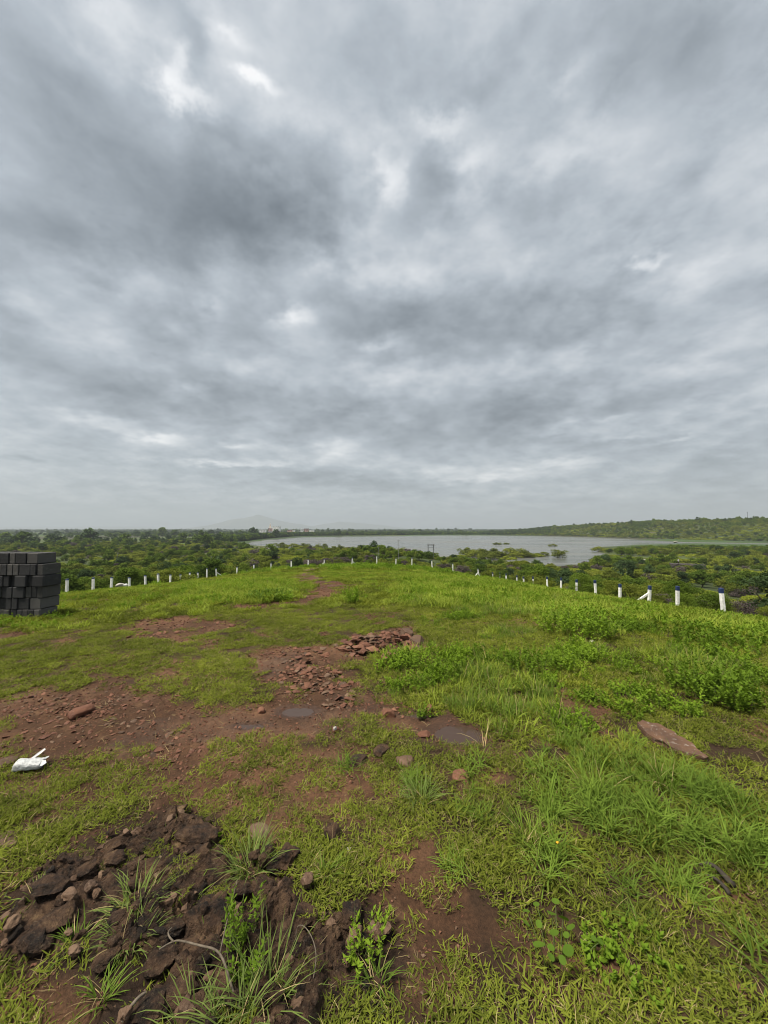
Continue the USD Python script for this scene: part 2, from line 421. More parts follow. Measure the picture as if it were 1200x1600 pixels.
def plain(name, color, rough=0.7, spec=0.3, vary=0.25, scale=6.0, bump=0.0, bscale=40.0, space='position', random=0.0, dist=0.01, detail=5.0):
    """one colour broken up by noise, with a fine relief"""
    n = {'g': ('geometry', {}), 'tc': ('texture_coordinate', {}), 'o': ('object_info', {}),
         'n': ('noise_texture', {'scale': scale, 'detail': detail, 'roughness': 0.65}),
         'r': ('map_range', {'from_min': 0.3, 'from_max': 0.7, 'to_min': 1 - vary, 'to_max': 1 + vary}),
         'rr': ('map_range', {'from_min': 0.0, 'from_max': 1.0, 'to_min': 1 - random, 'to_max': 1 + random}),
         'k': ('math', {'math_type': 'multiply'}),
         'c': ('vector_math', {'math_type': 'scale', 'vector1': color}),
         'nb': ('noise_texture', {'scale': bscale, 'detail': 5.0, 'roughness': 0.6}),
         'b': ('bump', {'strength': min(bump, 1.0), 'distance': dist}),
         'p': ('principled_bsdf', {'roughness': rough, 'specular_ior_level': spec})}
    src = 'g.position' if space == 'position' else 'tc.object'
    l = [(src, 'n.vector'), (src, 'nb.vector'), ('n.fac', 'r.value'), ('o.random', 'rr.value'), ('r.result', 'k.value1'), ('rr.result', 'k.value2'), ('k.value', 'c.scale'), ('c.vector', 'p.base_color')]
    if bump:
        l += [('nb.fac', 'b.height'), ('b.normal', 'p.normal')]
    return mat(name, n, l, 'p.BSDF')

def leafy(name, ramp, patch=0.35, island=0.45, rand=0.35, trans=0.3, rough=0.65, pscale=0.5, spec=0.04, bright=1.5):
    """leaves and blades: tone from the plant, the single leaf and a slow drift over the ground; some light passes through"""
    n = {'g': ('geometry', {}), 'o': ('object_info', {}),
         'n': ('noise_texture', {'scale': pscale, 'detail': 3.0, 'roughness': 0.6}),
         'nr': ('map_range', {'from_min': 0.3, 'from_max': 0.7, 'to_min': 0.0, 'to_max': patch, 'clamp': True}),
         'a': ('math', {'math_type': 'multiply_add', 'value2': island}),
         'b': ('math', {'math_type': 'multiply_add', 'value2': rand}),
         'd': ('math', {'math_type': 'divide', 'value2': patch + island + rand}),
         'ramp': ('rgb_ramp', {'ramp': [(q, tuple(bright * np.array(c))) for q, c in ramp]}),
         'tr': ('vector_math', {'math_type': 'multiply', 'vector2': (1.25, 1.3, 0.7)}),
         'p': ('principled_bsdf', {'roughness': rough, 'specular_ior_level': spec}),
         't': ('translucent_bsdf', {}), 'm': ('mix_closure', {'fac': trans})}
    l = [('g.position', 'n.vector'), ('n.fac', 'nr.value'), ('g.random_per_island', 'a.value1'), ('nr.result', 'a.value3'), ('o.random', 'b.value1'), ('a.value', 'b.value3'), ('b.value', 'd.value1'),
         ('d.value', 'ramp.fac'), ('ramp.color', 'p.base_color'), ('ramp.color', 'tr.vector1'), ('tr.vector', 't.color'), ('p.BSDF', 'm.closure1'), ('t.BSDF', 'm.closure2')]
    return mat(name, n, l, 'm.closure')

leafy('turf_leaves', [(0, (0.0332, 0.0422, 0.0072)), (0.25, (0.0663, 0.0786, 0.0115)), (0.45, (0.1042, 0.1228, 0.0160)), (0.65, (0.1469, 0.1610, 0.0233)), (0.8, (0.1801, 0.1660, 0.0327)), (0.9, (0.1422, 0.1007, 0.0327)), (1, (0.1896, 0.1308, 0.0434))], pscale=0.8)
leafy('green_blades', [(0, (0.0359, 0.0612, 0.0098)), (0.4, (0.0821, 0.1245, 0.0180)), (0.75, (0.1283, 0.1741, 0.0269)), (1, (0.1949, 0.2004, 0.0489))], pscale=0.5)
leafy('weed_leaves', [(0, (0.0431, 0.0738, 0.0082)), (0.4, (0.0923, 0.1455, 0.0131)), (0.75, (0.1488, 0.2004, 0.0180)), (1, (0.2257, 0.2321, 0.0287))], pscale=0.6)
leafy('meadow_blades', [(0, (0.0667, 0.0896, 0.0123)), (0.4, (0.1385, 0.1741, 0.0244)), (0.75, (0.1949, 0.2215, 0.0368)), (1, (0.2668, 0.2532, 0.0652))], pscale=0.15, patch=0.6)
leafy('straw', [(0, (0.16, 0.12, 0.06)), (0.5, (0.25, 0.2, 0.1)), (1, (0.36, 0.31, 0.18))], trans=0.15)
leafy('round_leaves', [(0, (0.035, 0.065, 0.0080)), (0.6, (0.06, 0.10, 0.0120)), (1, (0.11, 0.14, 0.0125))], pscale=3.0)
leafy('tussock_blades', [(0, (0.055, 0.08, 0.0186)), (0.5, (0.10, 0.135, 0.0341)), (0.8, (0.15, 0.175, 0.0496)), (1, (0.3, 0.26, 0.0868))], pscale=2.0)
leafy('olive_leaves', [(0, (0.0350, 0.0451, 0.0072)), (0.4, (0.0750, 0.0902, 0.0121)), (0.75, (0.1150, 0.1274, 0.0187)), (1, (0.1600, 0.1568, 0.0275))], patch=0.3, rand=0.6, pscale=0.03, trans=0.2)
leafy('green_leaves', [(0, (0.0240, 0.0412, 0.0055)), (0.4, (0.0550, 0.0833, 0.0099)), (0.75, (0.0900, 0.1225, 0.0143)), (1, (0.1400, 0.1568, 0.0220))], patch=0.3, rand=0.6, pscale=0.03, trans=0.2)
leafy('dark_leaves', [(0, (0.014, 0.024, 0.009)), (0.5, (0.032, 0.052, 0.018)), (1, (0.06, 0.085, 0.03))], patch=0.2, rand=0.5, pscale=0.03, trans=0.12)
leafy('yellow_leaves', [(0, (0.0700, 0.0882, 0.0088)), (0.5, (0.1300, 0.1519, 0.0176)), (1, (0.2000, 0.1960, 0.0303))], patch=0.3, rand=0.5, pscale=0.03, trans=0.25)
leafy('dry_twigs', [(0, (0.03, 0.024, 0.022)), (0.5, (0.06, 0.05, 0.046)), (1, (0.10, 0.085, 0.075))], patch=0.2, rand=0.5, pscale=0.03, trans=0.05)
plain('bark', (0.07, 0.055, 0.042), 0.9, 0.1, 0.3, 9)
plain('pale_bark', (0.10, 0.083, 0.064), 0.9, 0.1, 0.5, 45, space='object')
plain('weed_stem', (0.075, 0.10, 0.03), 0.7, 0.2, 0.2, 20)
plain('post_white', (0.66, 0.66, 0.64), 0.75, 0.2, 0.28, 7, 0.3, 30)
plain('post_blue', (0.012, 0.026, 0.085), 0.6, 0.35, 0.25, 6, 0.2, 30)
plain('wood_grey', (0.035, 0.029, 0.023), 0.85, 0.2, 0.4, 25, 0.5, 60)
plain('packet_paper', (0.36, 0.37, 0.375), 0.4, 0.4, 0.3, 45, 1.0, 40, dist=0.008, space='object')
plain('packet_inside', (0.2, 0.205, 0.21), 0.5, 0.4, 0.15, 25, 0.4, 28, space='object')
plain('pole_metal', (0.09, 0.09, 0.088), 0.6, 0.4, 0.2, 2)
plain('pole_concrete', (0.2, 0.2, 0.19), 0.85, 0.2, 0.2, 2)
plain('white_wall', (0.62, 0.62, 0.61), 0.85, 0.2, 0.08, 0.3)
plain('cream_wall', (0.5, 0.45, 0.38), 0.85, 0.2, 0.1, 0.3)
plain('pink_wall', (0.42, 0.27, 0.24), 0.85, 0.2, 0.1, 0.3)
plain('terracotta', (0.45, 0.22, 0.14), 0.85, 0.2, 0.15, 0.3)
plain('grey_roof', (0.22, 0.22, 0.23), 0.8, 0.2, 0.15, 0.3)
plain('dark_window', (0.02, 0.022, 0.026), 0.25, 0.5, 0.1, 1)
plain('white_cloth', (0.5, 0.5, 0.49), 0.9, 0.1, 0.05, 5)
plain('dark_cloth', (0.035, 0.035, 0.04), 0.9, 0.1, 0.1, 5)
plain('skin', (0.20, 0.11, 0.075), 0.6, 0.3, 0.05, 9)
plain('hair', (0.012, 0.011, 0.010), 0.6, 0.3, 0.1, 9)
plain('petal_yellow', (0.6, 0.30, 0.02), 0.6, 0.2, 0.1, 30)
plain('pale_stone', (0.27, 0.25, 0.225), 0.85, 0.2, 0.3, 14, 0.5, 60)
plain('bank_earth', (0.05, 0.044, 0.040), 0.9, 0.15, 0.4, 0.8, 0.5, 4, dist=0.1)

def rocky(name, ramp, scale, fleck, rough=0.75, bump=0.8, bscale=55.0, rand=0.5, dist=0.012):
    """stone: tone by the single stone and by noise, with flecks, pits and a wet sheen in places"""
    n = {'g': ('geometry', {}), 'o': ('object_info', {}), 'tc': ('texture_coordinate', {}),
         'n': ('noise_texture', {'scale': scale, 'detail': 8.0, 'roughness': 0.7}),
         'nr': ('map_range', {'from_min': 0.28, 'from_max': 0.72, 'to_min': 0.0, 'to_max': 1 - rand, 'clamp': True}),
         'a': ('math', {'math_type': 'multiply_add', 'value2': rand}),
         'ramp': ('rgb_ramp', {'ramp': ramp}),
         'v': ('noise_texture', {'scale': scale * 6, 'detail': 4.0, 'roughness': 0.7}),
         'vr': ('map_range', {'from_min': 0.56, 'from_max': 0.72, 'to_min': 0.0, 'to_max': 0.75, 'clamp': True}),
         'mx': ('mix', {'color2': fleck}),
         'nb': ('noise_texture', {'scale': bscale, 'detail': 6.0, 'roughness': 0.68}),
         'b': ('bump', {'strength': bump, 'distance': dist}),
         'w': ('map_range', {'from_min': 0.35, 'from_max': 0.65, 'to_min': rough - 0.25, 'to_max': min(rough + 0.15, 1.0), 'clamp': True}),
         'p': ('principled_bsdf', {'specular_ior_level': 0.22})}
    l = [('g.position', 'n.vector'), ('g.position', 'v.vector'), ('g.position', 'nb.vector'), ('n.fac', 'nr.value'), ('o.random', 'a.value1'), ('nr.result', 'a.value3'), ('a.value', 'ramp.fac'),
         ('v.fac', 'vr.value'), ('vr.result', 'mx.fac'), ('ramp.color', 'mx.color1'), ('mx.color', 'p.base_color'), ('nb.fac', 'b.height'), ('b.normal', 'p.normal'), ('n.fac', 'w.value'), ('w.result', 'p.roughness')]
    return mat(name, n, l, 'p.BSDF')
rocky('block_concrete', [(0, (0.0122, 0.0122, 0.0133)), (0.5, (0.0245, 0.0245, 0.0266)), (1, (0.0432, 0.0432, 0.0451))], 10, (0.10, 0.098, 0.094), rough=0.8, bump=0.7, rand=0.55, bscale=80)
rocky('block_weathered', [(0, (0.0288, 0.0281, 0.0281)), (0.5, (0.0540, 0.0518, 0.0503)), (1, (0.0864, 0.0828, 0.0799))], 10, (0.19, 0.185, 0.175), rough=0.85, bump=0.7, rand=0.5, bscale=80)
rocky('red_stone', [(0, (0.05, 0.021, 0.013)), (0.4, (0.095, 0.040, 0.024)), (0.75, (0.14, 0.064, 0.038)), (1, (0.20, 0.105, 0.066))], 9, (0.20, 0.11, 0.075))
rocky('brown_stone', [(0, (0.035, 0.021, 0.014)), (0.5, (0.085, 0.05, 0.031)), (1, (0.16, 0.105, 0.068))], 9, (0.19, 0.13, 0.09))
rocky('dark_rock', [(0, (0.0065, 0.0052, 0.0043)), (0.3, (0.0143, 0.0097, 0.0072)), (0.5, (0.0429, 0.0234, 0.0137)), (0.7, (0.0884, 0.0507, 0.0286)), (0.86, (0.1625, 0.1040, 0.0546)), (1, (0.2600, 0.1885, 0.1040))], 12, (0.13, 0.095, 0.06), rough=0.72, bump=1.0, rand=0.22, bscale=85, dist=0.03)
rocky('slab_stone', [(0, (0.0363, 0.0202, 0.0129)), (0.4, (0.0727, 0.0405, 0.0257)), (0.7, (0.1130, 0.0622, 0.0371)), (1, (0.1615, 0.1011, 0.0643))], 5, (0.3, 0.27, 0.24), bump=0.9, rand=0.1)

# ground: the tint of each place is laid down with the mesh, grain and relief come from noise
mat('ground_soil',
    {'g': ('geometry', {}), 't': ('attribute', {'attribute': 'tint'}), 'w': ('attribute', {'attribute': 'wet'}),
     'n': ('noise_texture', {'scale': 55.0, 'detail': 5.0, 'roughness': 0.7}), 'n2': ('noise_texture', {'scale': 5.0, 'detail': 6.0, 'roughness': 0.65}),
     'n3': ('noise_texture', {'scale': 0.05, 'detail': 8.0, 'roughness': 0.7}),
     'r': ('map_range', {'from_min': 0.3, 'from_max': 0.7, 'to_min': 0.62, 'to_max': 1.38}), 'r2': ('map_range', {'from_min': 0.3, 'from_max': 0.7, 'to_min': 0.72, 'to_max': 1.3}),
     'r3': ('map_range', {'from_min': 0.3, 'from_max': 0.7, 'to_min': 0.85, 'to_max': 1.15}),
     'm': ('math', {'math_type': 'multiply'}), 'm2': ('math', {'math_type': 'multiply'}), 'c': ('vector_math', {'math_type': 'scale'}),
     'nb': ('noise_texture', {'scale': 70.0, 'detail': 5.0, 'roughness': 0.7}), 'b': ('bump', {'strength': 0.9, 'distance': 0.02}),
     'ro': ('map_range', {'from_min': 0.0, 'from_max': 1.0, 'to_min': 0.95, 'to_max': 0.40}),
     'p': ('principled_bsdf', {'specular_ior_level': 0.2})},
    [('g.position', 'n.vector'), ('g.position', 'n2.vector'), ('g.position', 'n3.vector'), ('g.position', 'nb.vector'), ('n.fac', 'r.value'), ('n2.fac', 'r2.value'), ('n3.fac', 'r3.value'), ('r.result', 'm.value1'), ('r2.result', 'm.value2'),
     ('m.value', 'm2.value1'), ('r3.result', 'm2.value2'), ('m2.value', 'c.scale'), ('t.color', 'c.vector1'), ('c.vector', 'p.base_color'), ('nb.fac', 'b.height'), ('b.normal', 'p.normal'), ('w.fac', 'ro.value'), ('ro.result', 'p.roughness')], 'p.BSDF')
mat('lake_water',
    {'g': ('geometry', {}), 'mp': ('mapping', {'scale': (0.35, 1.0, 1.0)}), 'n': ('noise_texture', {'scale': 0.8, 'detail': 6.0, 'roughness': 0.65}), 'b': ('bump', {'strength': 0.7, 'distance': 0.4}),
     'mw': ('mapping', {'scale': (0.010, 0.045, 1.0)}), 'nw': ('noise_texture', {'scale': 1.0, 'detail': 5.0, 'roughness': 0.6}), 'rw': ('map_range', {'from_min': 0.35, 'from_max': 0.65, 'to_min': 0.08, 'to_max': 0.34, 'clamp': True}),
     'cw': ('rgb_ramp', {'ramp': [(0.3, (0.06, 0.065, 0.058)), (0.7, (0.115, 0.115, 0.10))]}),
     'p': ('principled_bsdf', {'ior': 1.33, 'specular_ior_level': 0.5})},
    [('g.position', 'mp.vector'), ('mp.vector', 'n.vector'), ('n.fac', 'b.height'), ('b.normal', 'p.normal'), ('g.position', 'mw.vector'), ('mw.vector', 'nw.vector'), ('nw.fac', 'rw.value'), ('rw.result', 'p.roughness'), ('nw.fac', 'cw.fac'), ('cw.color', 'p.base_color')], 'p.BSDF')
mat('puddle_water',
    {'g': ('geometry', {}), 'n': ('noise_texture', {'scale': 14.0, 'detail': 2.0}), 'b': ('bump', {'strength': 0.12, 'distance': 0.01}),
     'p': ('principled_bsdf', {'base_color': (0.045, 0.029, 0.022), 'roughness': 0.03, 'ior': 1.33, 'specular_ior_level': 0.5})},
    [('g.position', 'n.vector'), ('n.fac', 'b.height'), ('b.normal', 'p.normal')], 'p.BSDF')
plain('mountain_scrub', (0.10, 0.11, 0.09), 0.95, 0.05, 0.3, 0.004)
mat('haze_air', {'v': ('principled_volume', {'color': (0.54, 0.60, 0.65), 'density': 1.8e-4, 'anisotropy': 0.1})}, [], None, volume='v.volume')

# ------------------------------------------------------------------ ground: one sheet to the horizon, finer towards the place one stands on
rng = np.random.default_rng(7)
fine = np.radians(np.arange(-58, 58.01, 0.25))
coarse = np.radians(np.arange(60, 300.1, 4.0))
th = np.concatenate([fine, coarse])
rr = np.concatenate([[0.25], np.geomspace(0.5, 12500, 820)])
tt, rg = np.meshgrid(th, rr)
X, Y = (rg * np.sin(tt)).ravel(), (rg * np.cos(tt)).ravel()
Z = surface(X, Y)
R = np.hypot(X, Y)
nt, nr = len(th), len(rr)
i, j = np.meshgrid(np.arange(nr - 1), np.arange(nt), indexing='ij')
j2 = (j + 1) % nt
q = np.stack([i * nt + j, i * nt + j2, (i + 1) * nt + j2, (i + 1) * nt + j], -1).reshape(-1, 4)[:, ::-1]
F = np.vstack([q[:, [0, 1, 2]], q[:, [0, 2, 3]]])
c0 = len(X)
F = np.vstack([F, np.stack([np.full(nt, c0), np.arange(nt), (np.arange(nt) + 1) % nt], 1)[:, ::-1]])
V = np.vstack([np.stack([X, Y, Z], 1), [[0, 0, surface(0.0, 0.0)]]])
XX, YY, RR = V[:, 0], V[:, 1], np.hypot(V[:, 0], V[:, 1])
B = np.zeros(len(V)); W = np.zeros(len(V))
nb_ = RR < 70
B[nb_] = bare(XX[nb_], YY[nb_])
P = np.stack([XX, YY, 0 * XX], -1)
def lerp(a, b, t):
    return np.asarray(a) * (1 - t)[:, None] + np.asarray(b) * t[:, None]
n_a, n_b, n_c = fbm(P * 1.3, 4, 41), fbm(P * 9, 3, 42), fbm(P * 0.25, 3, 43)
soil = lerp((0.054, 0.027, 0.014), (0.10, 0.051, 0.027), smoothstep(0.35, 0.7, n_a))
soil = lerp(soil, (0.125, 0.07, 0.038), 0.5 * smoothstep(0.6, 0.8, n_b))
turf = lerp((0.032, 0.018, 0.010), (0.05, 0.031, 0.014), smoothstep(0.35, 0.65, n_a))
far_turf = lerp((0.06, 0.078, 0.018), (0.095, 0.115, 0.025), smoothstep(0.35, 0.65, n_c))
turf = lerp(turf, far_turf, smoothstep(7, 26, RR) * 0.85)
col = lerp(turf, soil, smoothstep(0.10, 0.42, B))
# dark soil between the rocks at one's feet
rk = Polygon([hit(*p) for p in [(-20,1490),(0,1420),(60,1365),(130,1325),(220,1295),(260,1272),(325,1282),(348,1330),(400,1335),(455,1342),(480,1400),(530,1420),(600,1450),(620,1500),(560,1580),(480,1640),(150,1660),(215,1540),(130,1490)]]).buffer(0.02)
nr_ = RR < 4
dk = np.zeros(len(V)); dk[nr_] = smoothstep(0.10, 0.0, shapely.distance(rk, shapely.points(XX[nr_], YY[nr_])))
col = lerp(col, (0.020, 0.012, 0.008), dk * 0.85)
# outside the fence: rough pasture and scrub floor, then fields
outside = smoothstep(58, 75, RR)
inside_plot = (np.abs(XX + 3.5) < 17.8) & (YY < 57.5)
outside = np.where(inside_plot, 0, np.maximum(outside, (YY > 12) * smoothstep(17.5, 20, np.abs(XX + 3.5))))
scrub = lerp((0.026, 0.037, 0.010), (0.05, 0.066, 0.015), smoothstep(0.35, 0.7, fbm(P / 18, 4, 44)))
scrub = lerp(scrub, (0.085, 0.062, 0.042), 0.5 * smoothstep(0.62, 0.74, fbm(P / 9, 4, 45)))
col = lerp(col, scrub, outside)
fld = np.stack([XX / 210 + 0.2 * np.sin(YY / 170), YY / 260, 0 * XX], -1)
cell = np.floor(fld[:, :2]).astype(int)
hsh = np.abs(np.sin(cell[:, 0] * 12.9898 + cell[:, 1] * 78.233) * 43758.5453) % 1
field = np.array([(0.036, 0.062, 0.016), (0.028, 0.045, 0.014), (0.045, 0.060, 0.018), (0.036, 0.038, 0.019)])[np.digitize(hsh, [0.3, 0.6, 0.8])]
col = lerp(col, field, smoothstep(330, 420, RR) * (V[:, 2] < EYE - 13.2))
under = (V[:, 2] < WATER + 0.15) & (RR > 80)
col[under] = (0.05, 0.05, 0.03)
W[nb_] = np.clip(B[nb_] * smoothstep(0.5, 0.65, fbm(P[nb_] * 1.3, 4, 46)) * 0.9, 0, 0.8) * (1 - dk[nb_]) * smoothstep(2.3, 3.2, RR[nb_])
for c, a, bb, _ in PUDDLES:
    qd = ((XX - c[0]) / a) ** 2 + ((YY - c[1]) / bb) ** 2
    k = smoothstep(4.5, 0.8, qd)
    W = np.maximum(W, k); col = lerp(col, (0.045, 0.024, 0.016), 0.7 * k)
g = usdkit.mesh(stage, fresh('ground'), (V, F), '/World/Looks/ground_soil', True)
pv = UsdGeom.PrimvarsAPI(g)
pv.CreatePrimvar('tint', T.Color3fArray, 'vertex').Set(Vt.Vec3fArray.FromNumpy(col.astype(np.float32)))
pv.CreatePrimvar('wet', T.FloatArray, 'vertex').Set(Vt.FloatArray.FromNumpy(W.astype(np.float32)))
tag(g.GetPrim(), 'reddish brown soil of the hilltop and the plain below it', kind='structure')

# water
def sheet(poly, z):
    v, f = trimesh.creation.triangulate_polygon(poly, engine='earcut')
    return np.column_stack([v, np.full(len(v), z)]), f
top('lake', sheet(lake_poly.buffer(25).simplify(1.0), WATER), 'lake_water', 'grey rippled lake between the scrub and the low hill', kind='structure')
for c, a, bb, label in PUDDLES:
    ang = np.linspace(0, 2 * np.pi, 40, endpoint=False)
    ring = np.column_stack([c[0] + 1.5 * a * np.cos(ang), c[1] + 1.5 * bb * np.sin(ang)])
    rim = surface(c[0] + 1.25 * a * np.cos(ang), c[1] + 1.25 * bb * np.sin(ang))
    floor = surface(np.array([c[0]]), np.array([c[1]]))[0]
    top('puddle', sheet(Polygon(ring), floor + 0.45 * max(np.percentile(rim, 20) - floor, 0.01)), 'puddle_water', label, kind='structure')

# far mountain and faint ridges on the horizon
def mountain(label, px0, px1, dist, prof, seed):
    n = 90
    px = np.linspace(px0, px1, n)
    depth = np.linspace(-1, 1, 25)
    xs = (px - 600) / 600 * dist
    top_z = np.interp(px, [p[0] for p in prof], [(826 - p[1]) / 600 * dist for p in prof])
    gx_, gd = np.meshgrid(xs, depth)
    hz = np.broadcast_to(top_z, gx_.shape)
    rough = fbm(np.stack([gx_ / 420, gd * 3, 0 * gx_ + seed], -1), 5, seed)
    zz = hz * np.clip(1 - np.abs(gd) ** 1.4, 0, 1) * (0.86 + 0.28 * rough) - 20
    v = np.stack([gx_, dist + gd * 900, zz], -1).reshape(-1, 3)
    m = len(xs)
    a, b = np.meshgrid(np.arange(24), np.arange(m - 1), indexing='ij')
    qd = np.stack([a * m + b, a * m + b + 1, (a + 1) * m + b + 1, (a + 1) * m + b], -1).reshape(-1, 4)
    top('mountain', (v, qd), 'mountain_scrub', label, kind='structure', smooth=True)
mountain('faint blue mountain with a broad peak on the horizon left of the lake', 285, 500, 10400, [(285, 826), (330, 819), (355, 813), (380, 808), (402, 804.5), (425, 809), (450, 815), (480, 820), (500, 825)], 3)
mountain('long low ridge just showing above the left horizon', -150, 300, 12400, [(-150, 826), (0, 822), (80, 823), (150, 821), (230, 823), (300, 826)], 4)
mountain('low hazy ridge right of the broad peak', 470, 640, 12300, [(470, 824), (530, 813.5), (560, 816), (600, 820), (640, 825)], 5)

# ------------------------------------------------------------------ plants: blades and leaves
def blades(rng, n, radius, length, width, lean, curl=0.5, seg=3, base=None, up=0.0):
    """n tapering, bent blades rooted within the radius; lean is the mean tilt of the root, curl the further bend to the tip"""
    a = rng.uniform(0, 2 * np.pi, n)
    r = radius * np.sqrt(rng.uniform(0, 1, n))
    root = np.column_stack([r * np.cos(a), r * np.sin(a), np.full(n, -0.006)]) if base is None else base
    L = rng.uniform(*length, n)
    w = rng.uniform(*width, n)
    az = rng.uniform(0, 2 * np.pi, n) if not up else np.arctan2(root[:, 1], root[:, 0]) + rng.normal(0, up, n)
    t0 = np.clip(rng.normal(lean, 0.25, n), 0.02, 1.5)
    bend = np.clip(rng.normal(curl, 0.3, n), 0, 2.0)
    pts, wid = [root], [w * 0.8]
    prof = {2: (1.0, 0.0), 3: (1.0, 0.75, 0.0), 4: (1.0, 0.95, 0.65, 0.0)}[seg]
    p = root
    for k in range(seg):
        t = t0 + bend * (k + 0.5) / seg
        p = p + (L / seg)[:, None] * np.column_stack([np.sin(t) * np.cos(az), np.sin(t) * np.sin(az), np.cos(t)])
        pts.append(p); wid.append(w * prof[k])
    side = np.column_stack([-np.sin(az), np.cos(az), rng.normal(0, 0.35, n)])
    side /= np.linalg.norm(side, axis=1, keepdims=True)
    vs = []
    for k in range(seg):
        vs += [pts[k] - side * (wid[k] / 2)[:, None], pts[k] + side * (wid[k] / 2)[:, None]]
    vs.append(pts[seg])
    m = 2 * seg + 1
    V = np.stack(vs, 1).reshape(-1, 3)
    tri = []
    for k in range(seg - 1):
        tri += [(2 * k, 2 * k + 1, 2 * k + 3), (2 * k, 2 * k + 3, 2 * k + 2)]
    tri.append((2 * seg - 2, 2 * seg - 1, 2 * seg))
    F = (np.arange(n)[:, None, None] * m + np.array(tri)[None]).reshape(-1, 3)
    return V, F

def leaves(rng, centre, axis, length, width, fold=0.0):
    """pointed oval leaves: at each centre one leaf along the axis"""
    n = len(centre)
    axis = axis / (np.linalg.norm(axis, axis=1, keepdims=True) + 1e-9)
    rnd = rng.normal(0, 1, (n, 3)) * 0.5 + [0, 0, 1.0]
    side = np.cross(axis, rnd); side /= np.linalg.norm(side, axis=1, keepdims=True) + 1e-9
    L = rng.uniform(*length, n)[:, None]; w = rng.uniform(*width, n)[:, None]
    nrm = np.cross(side, axis)
    a = centre
    b = centre + axis * L * 0.38 + side * w / 2 + nrm * w * fold
    c = centre + axis * L
    d = centre + axis * L * 0.38 - side * w / 2 + nrm * w * fold
    b2 = centre + axis * L * 0.72 + side * w * 0.36 + nrm * w * fold * 0.6
    d2 = centre + axis * L * 0.72 - side * w * 0.36 + nrm * w * fold * 0.6
    V = np.stack([a, b, b2, c, d2, d], 1).reshape(-1, 3)
    F = (np.arange(n)[:, None, None] * 6 + np.array([(0, 1, 5), (1, 2, 5), (2, 4, 5), (2, 3, 4)])[None]).reshape(-1, 3)
    return V, F

def sprigs(rng, n, radius, height, leaf, width, spread=0.5, per=9, whorl=2):
    """small leafy stems: returns (leaves, stems)"""
    cs, ax, st = [], [], []
    for _ in range(n):
        a, r = rng.uniform(0, 6.28), radius * math.sqrt(rng.uniform())
        h = rng.uniform(*height)
        root = np.array([r * math.cos(a), r * math.sin(a), -0.01])
        az, tl = rng.uniform(0, 6.28), abs(rng.normal(0, spread))
        d = np.array([math.sin(tl) * math.cos(az), math.sin(tl) * math.sin(az), math.cos(tl)])
        tip = root + d * h
        st.append(blades(rng, 1, 0, (h, h), (0.002, 0.0035), tl, 0.05, 2, base=root[None]))
        for k in range(per):
            s = (k + 1) / per
            for q_ in range(whorl):
                b = rng.uniform(0, 6.28)
                out = np.array([math.cos(b), math.sin(b), rng.uniform(0.05, 0.7)])
                cs.append(root + d * h * (0.15 + 0.85 * s)); ax.append(out + d * 0.5 * s)
    return leaves(rng, np.array(cs), np.array(ax), leaf, width, 0.12), cat(st)

def instancer(path, protos, pos, yaw, tilt, scale, idx, label, kind='stuff', category=None):
    """protos: a list of prototypes, each a list of (name, mesh, material)"""
    pi = UsdGeom.PointInstancer.Define(stage, path)
    targets = []
    for k, pieces in enumerate(protos):
        root = UsdGeom.Xform.Define(stage, f'{path}/prototypes/plant_{k:03d}').GetPrim()
        for nm, m, mt in pieces:
            usdkit.mesh(stage, f'{root.GetPath()}/{nm}', m, '/World/Looks/' + mt)
        targets.append(root.GetPath())
    pi.CreatePrototypesRel().SetTargets(targets)
    n = len(pos)
    pi.CreatePositionsAttr(Vt.Vec3fArray.FromNumpy(np.asarray(pos, np.float32)))
    cy, sy, cx, sx, cyy, syy = np.cos(yaw / 2), np.sin(yaw / 2), np.cos(tilt[:, 0] / 2), np.sin(tilt[:, 0] / 2), np.cos(tilt[:, 1] / 2), np.sin(tilt[:, 1] / 2)
    # tilt (about x, then y) after yaw
    w, x, y, z = cy, np.zeros(n), np.zeros(n), sy
    def mul(a, b):
        return (a[0]*b[0]-a[1]*b[1]-a[2]*b[2]-a[3]*b[3], a[0]*b[1]+a[1]*b[0]+a[2]*b[3]-a[3]*b[2], a[0]*b[2]-a[1]*b[3]+a[2]*b[0]+a[3]*b[1], a[0]*b[3]+a[1]*b[2]-a[2]*b[1]+a[3]*b[0])
    o = np.zeros(n)
    Q = mul((cx, sx, o, o), mul((cyy, o, syy, o), (w, x, y, z)))
    pi.CreateOrientationsAttr(Vt.QuathArray([Gf.Quath(float(a), float(b), float(c), float(d)) for a, b, c, d in zip(*Q)]))
    pi.CreateScalesAttr(Vt.Vec3fArray.FromNumpy(np.broadcast_to(np.asarray(scale, np.float32).reshape(n, -1), (n, 3)).copy()))
    pi.CreateProtoIndicesAttr(Vt.IntArray.FromNumpy(np.asarray(idx, np.int32)))
    tag(pi.GetPrim(), label, category, None, kind)
    return pi

def scatter(rng, n, r0, r1, half=54.0, origin=(0, 0)):
    r = np.sqrt(rng.uniform(r0 * r0, r1 * r1, n))
    a = np.radians(rng.uniform(-half, half, n))
    return origin[0] + r * np.sin(a), origin[1] + r * np.cos(a)

def slope_tilt(x, y, rng, amount=0.12):
    e = 0.4
    zx = (height(x + e, y) - height(x - e, y)) / (2 * e)
    zy = (height(x, y + e) - height(x, y - e)) / (2 * e)
    return np.stack([np.arctan(zy) + rng.normal(0, amount, len(x)), -np.arctan(zx) + rng.normal(0, amount, len(x))], 1)

def in_plot(x, y, m=0.0):
    return (np.abs(x + 3.5) < 17.5 + m) & (y < 57 + m)

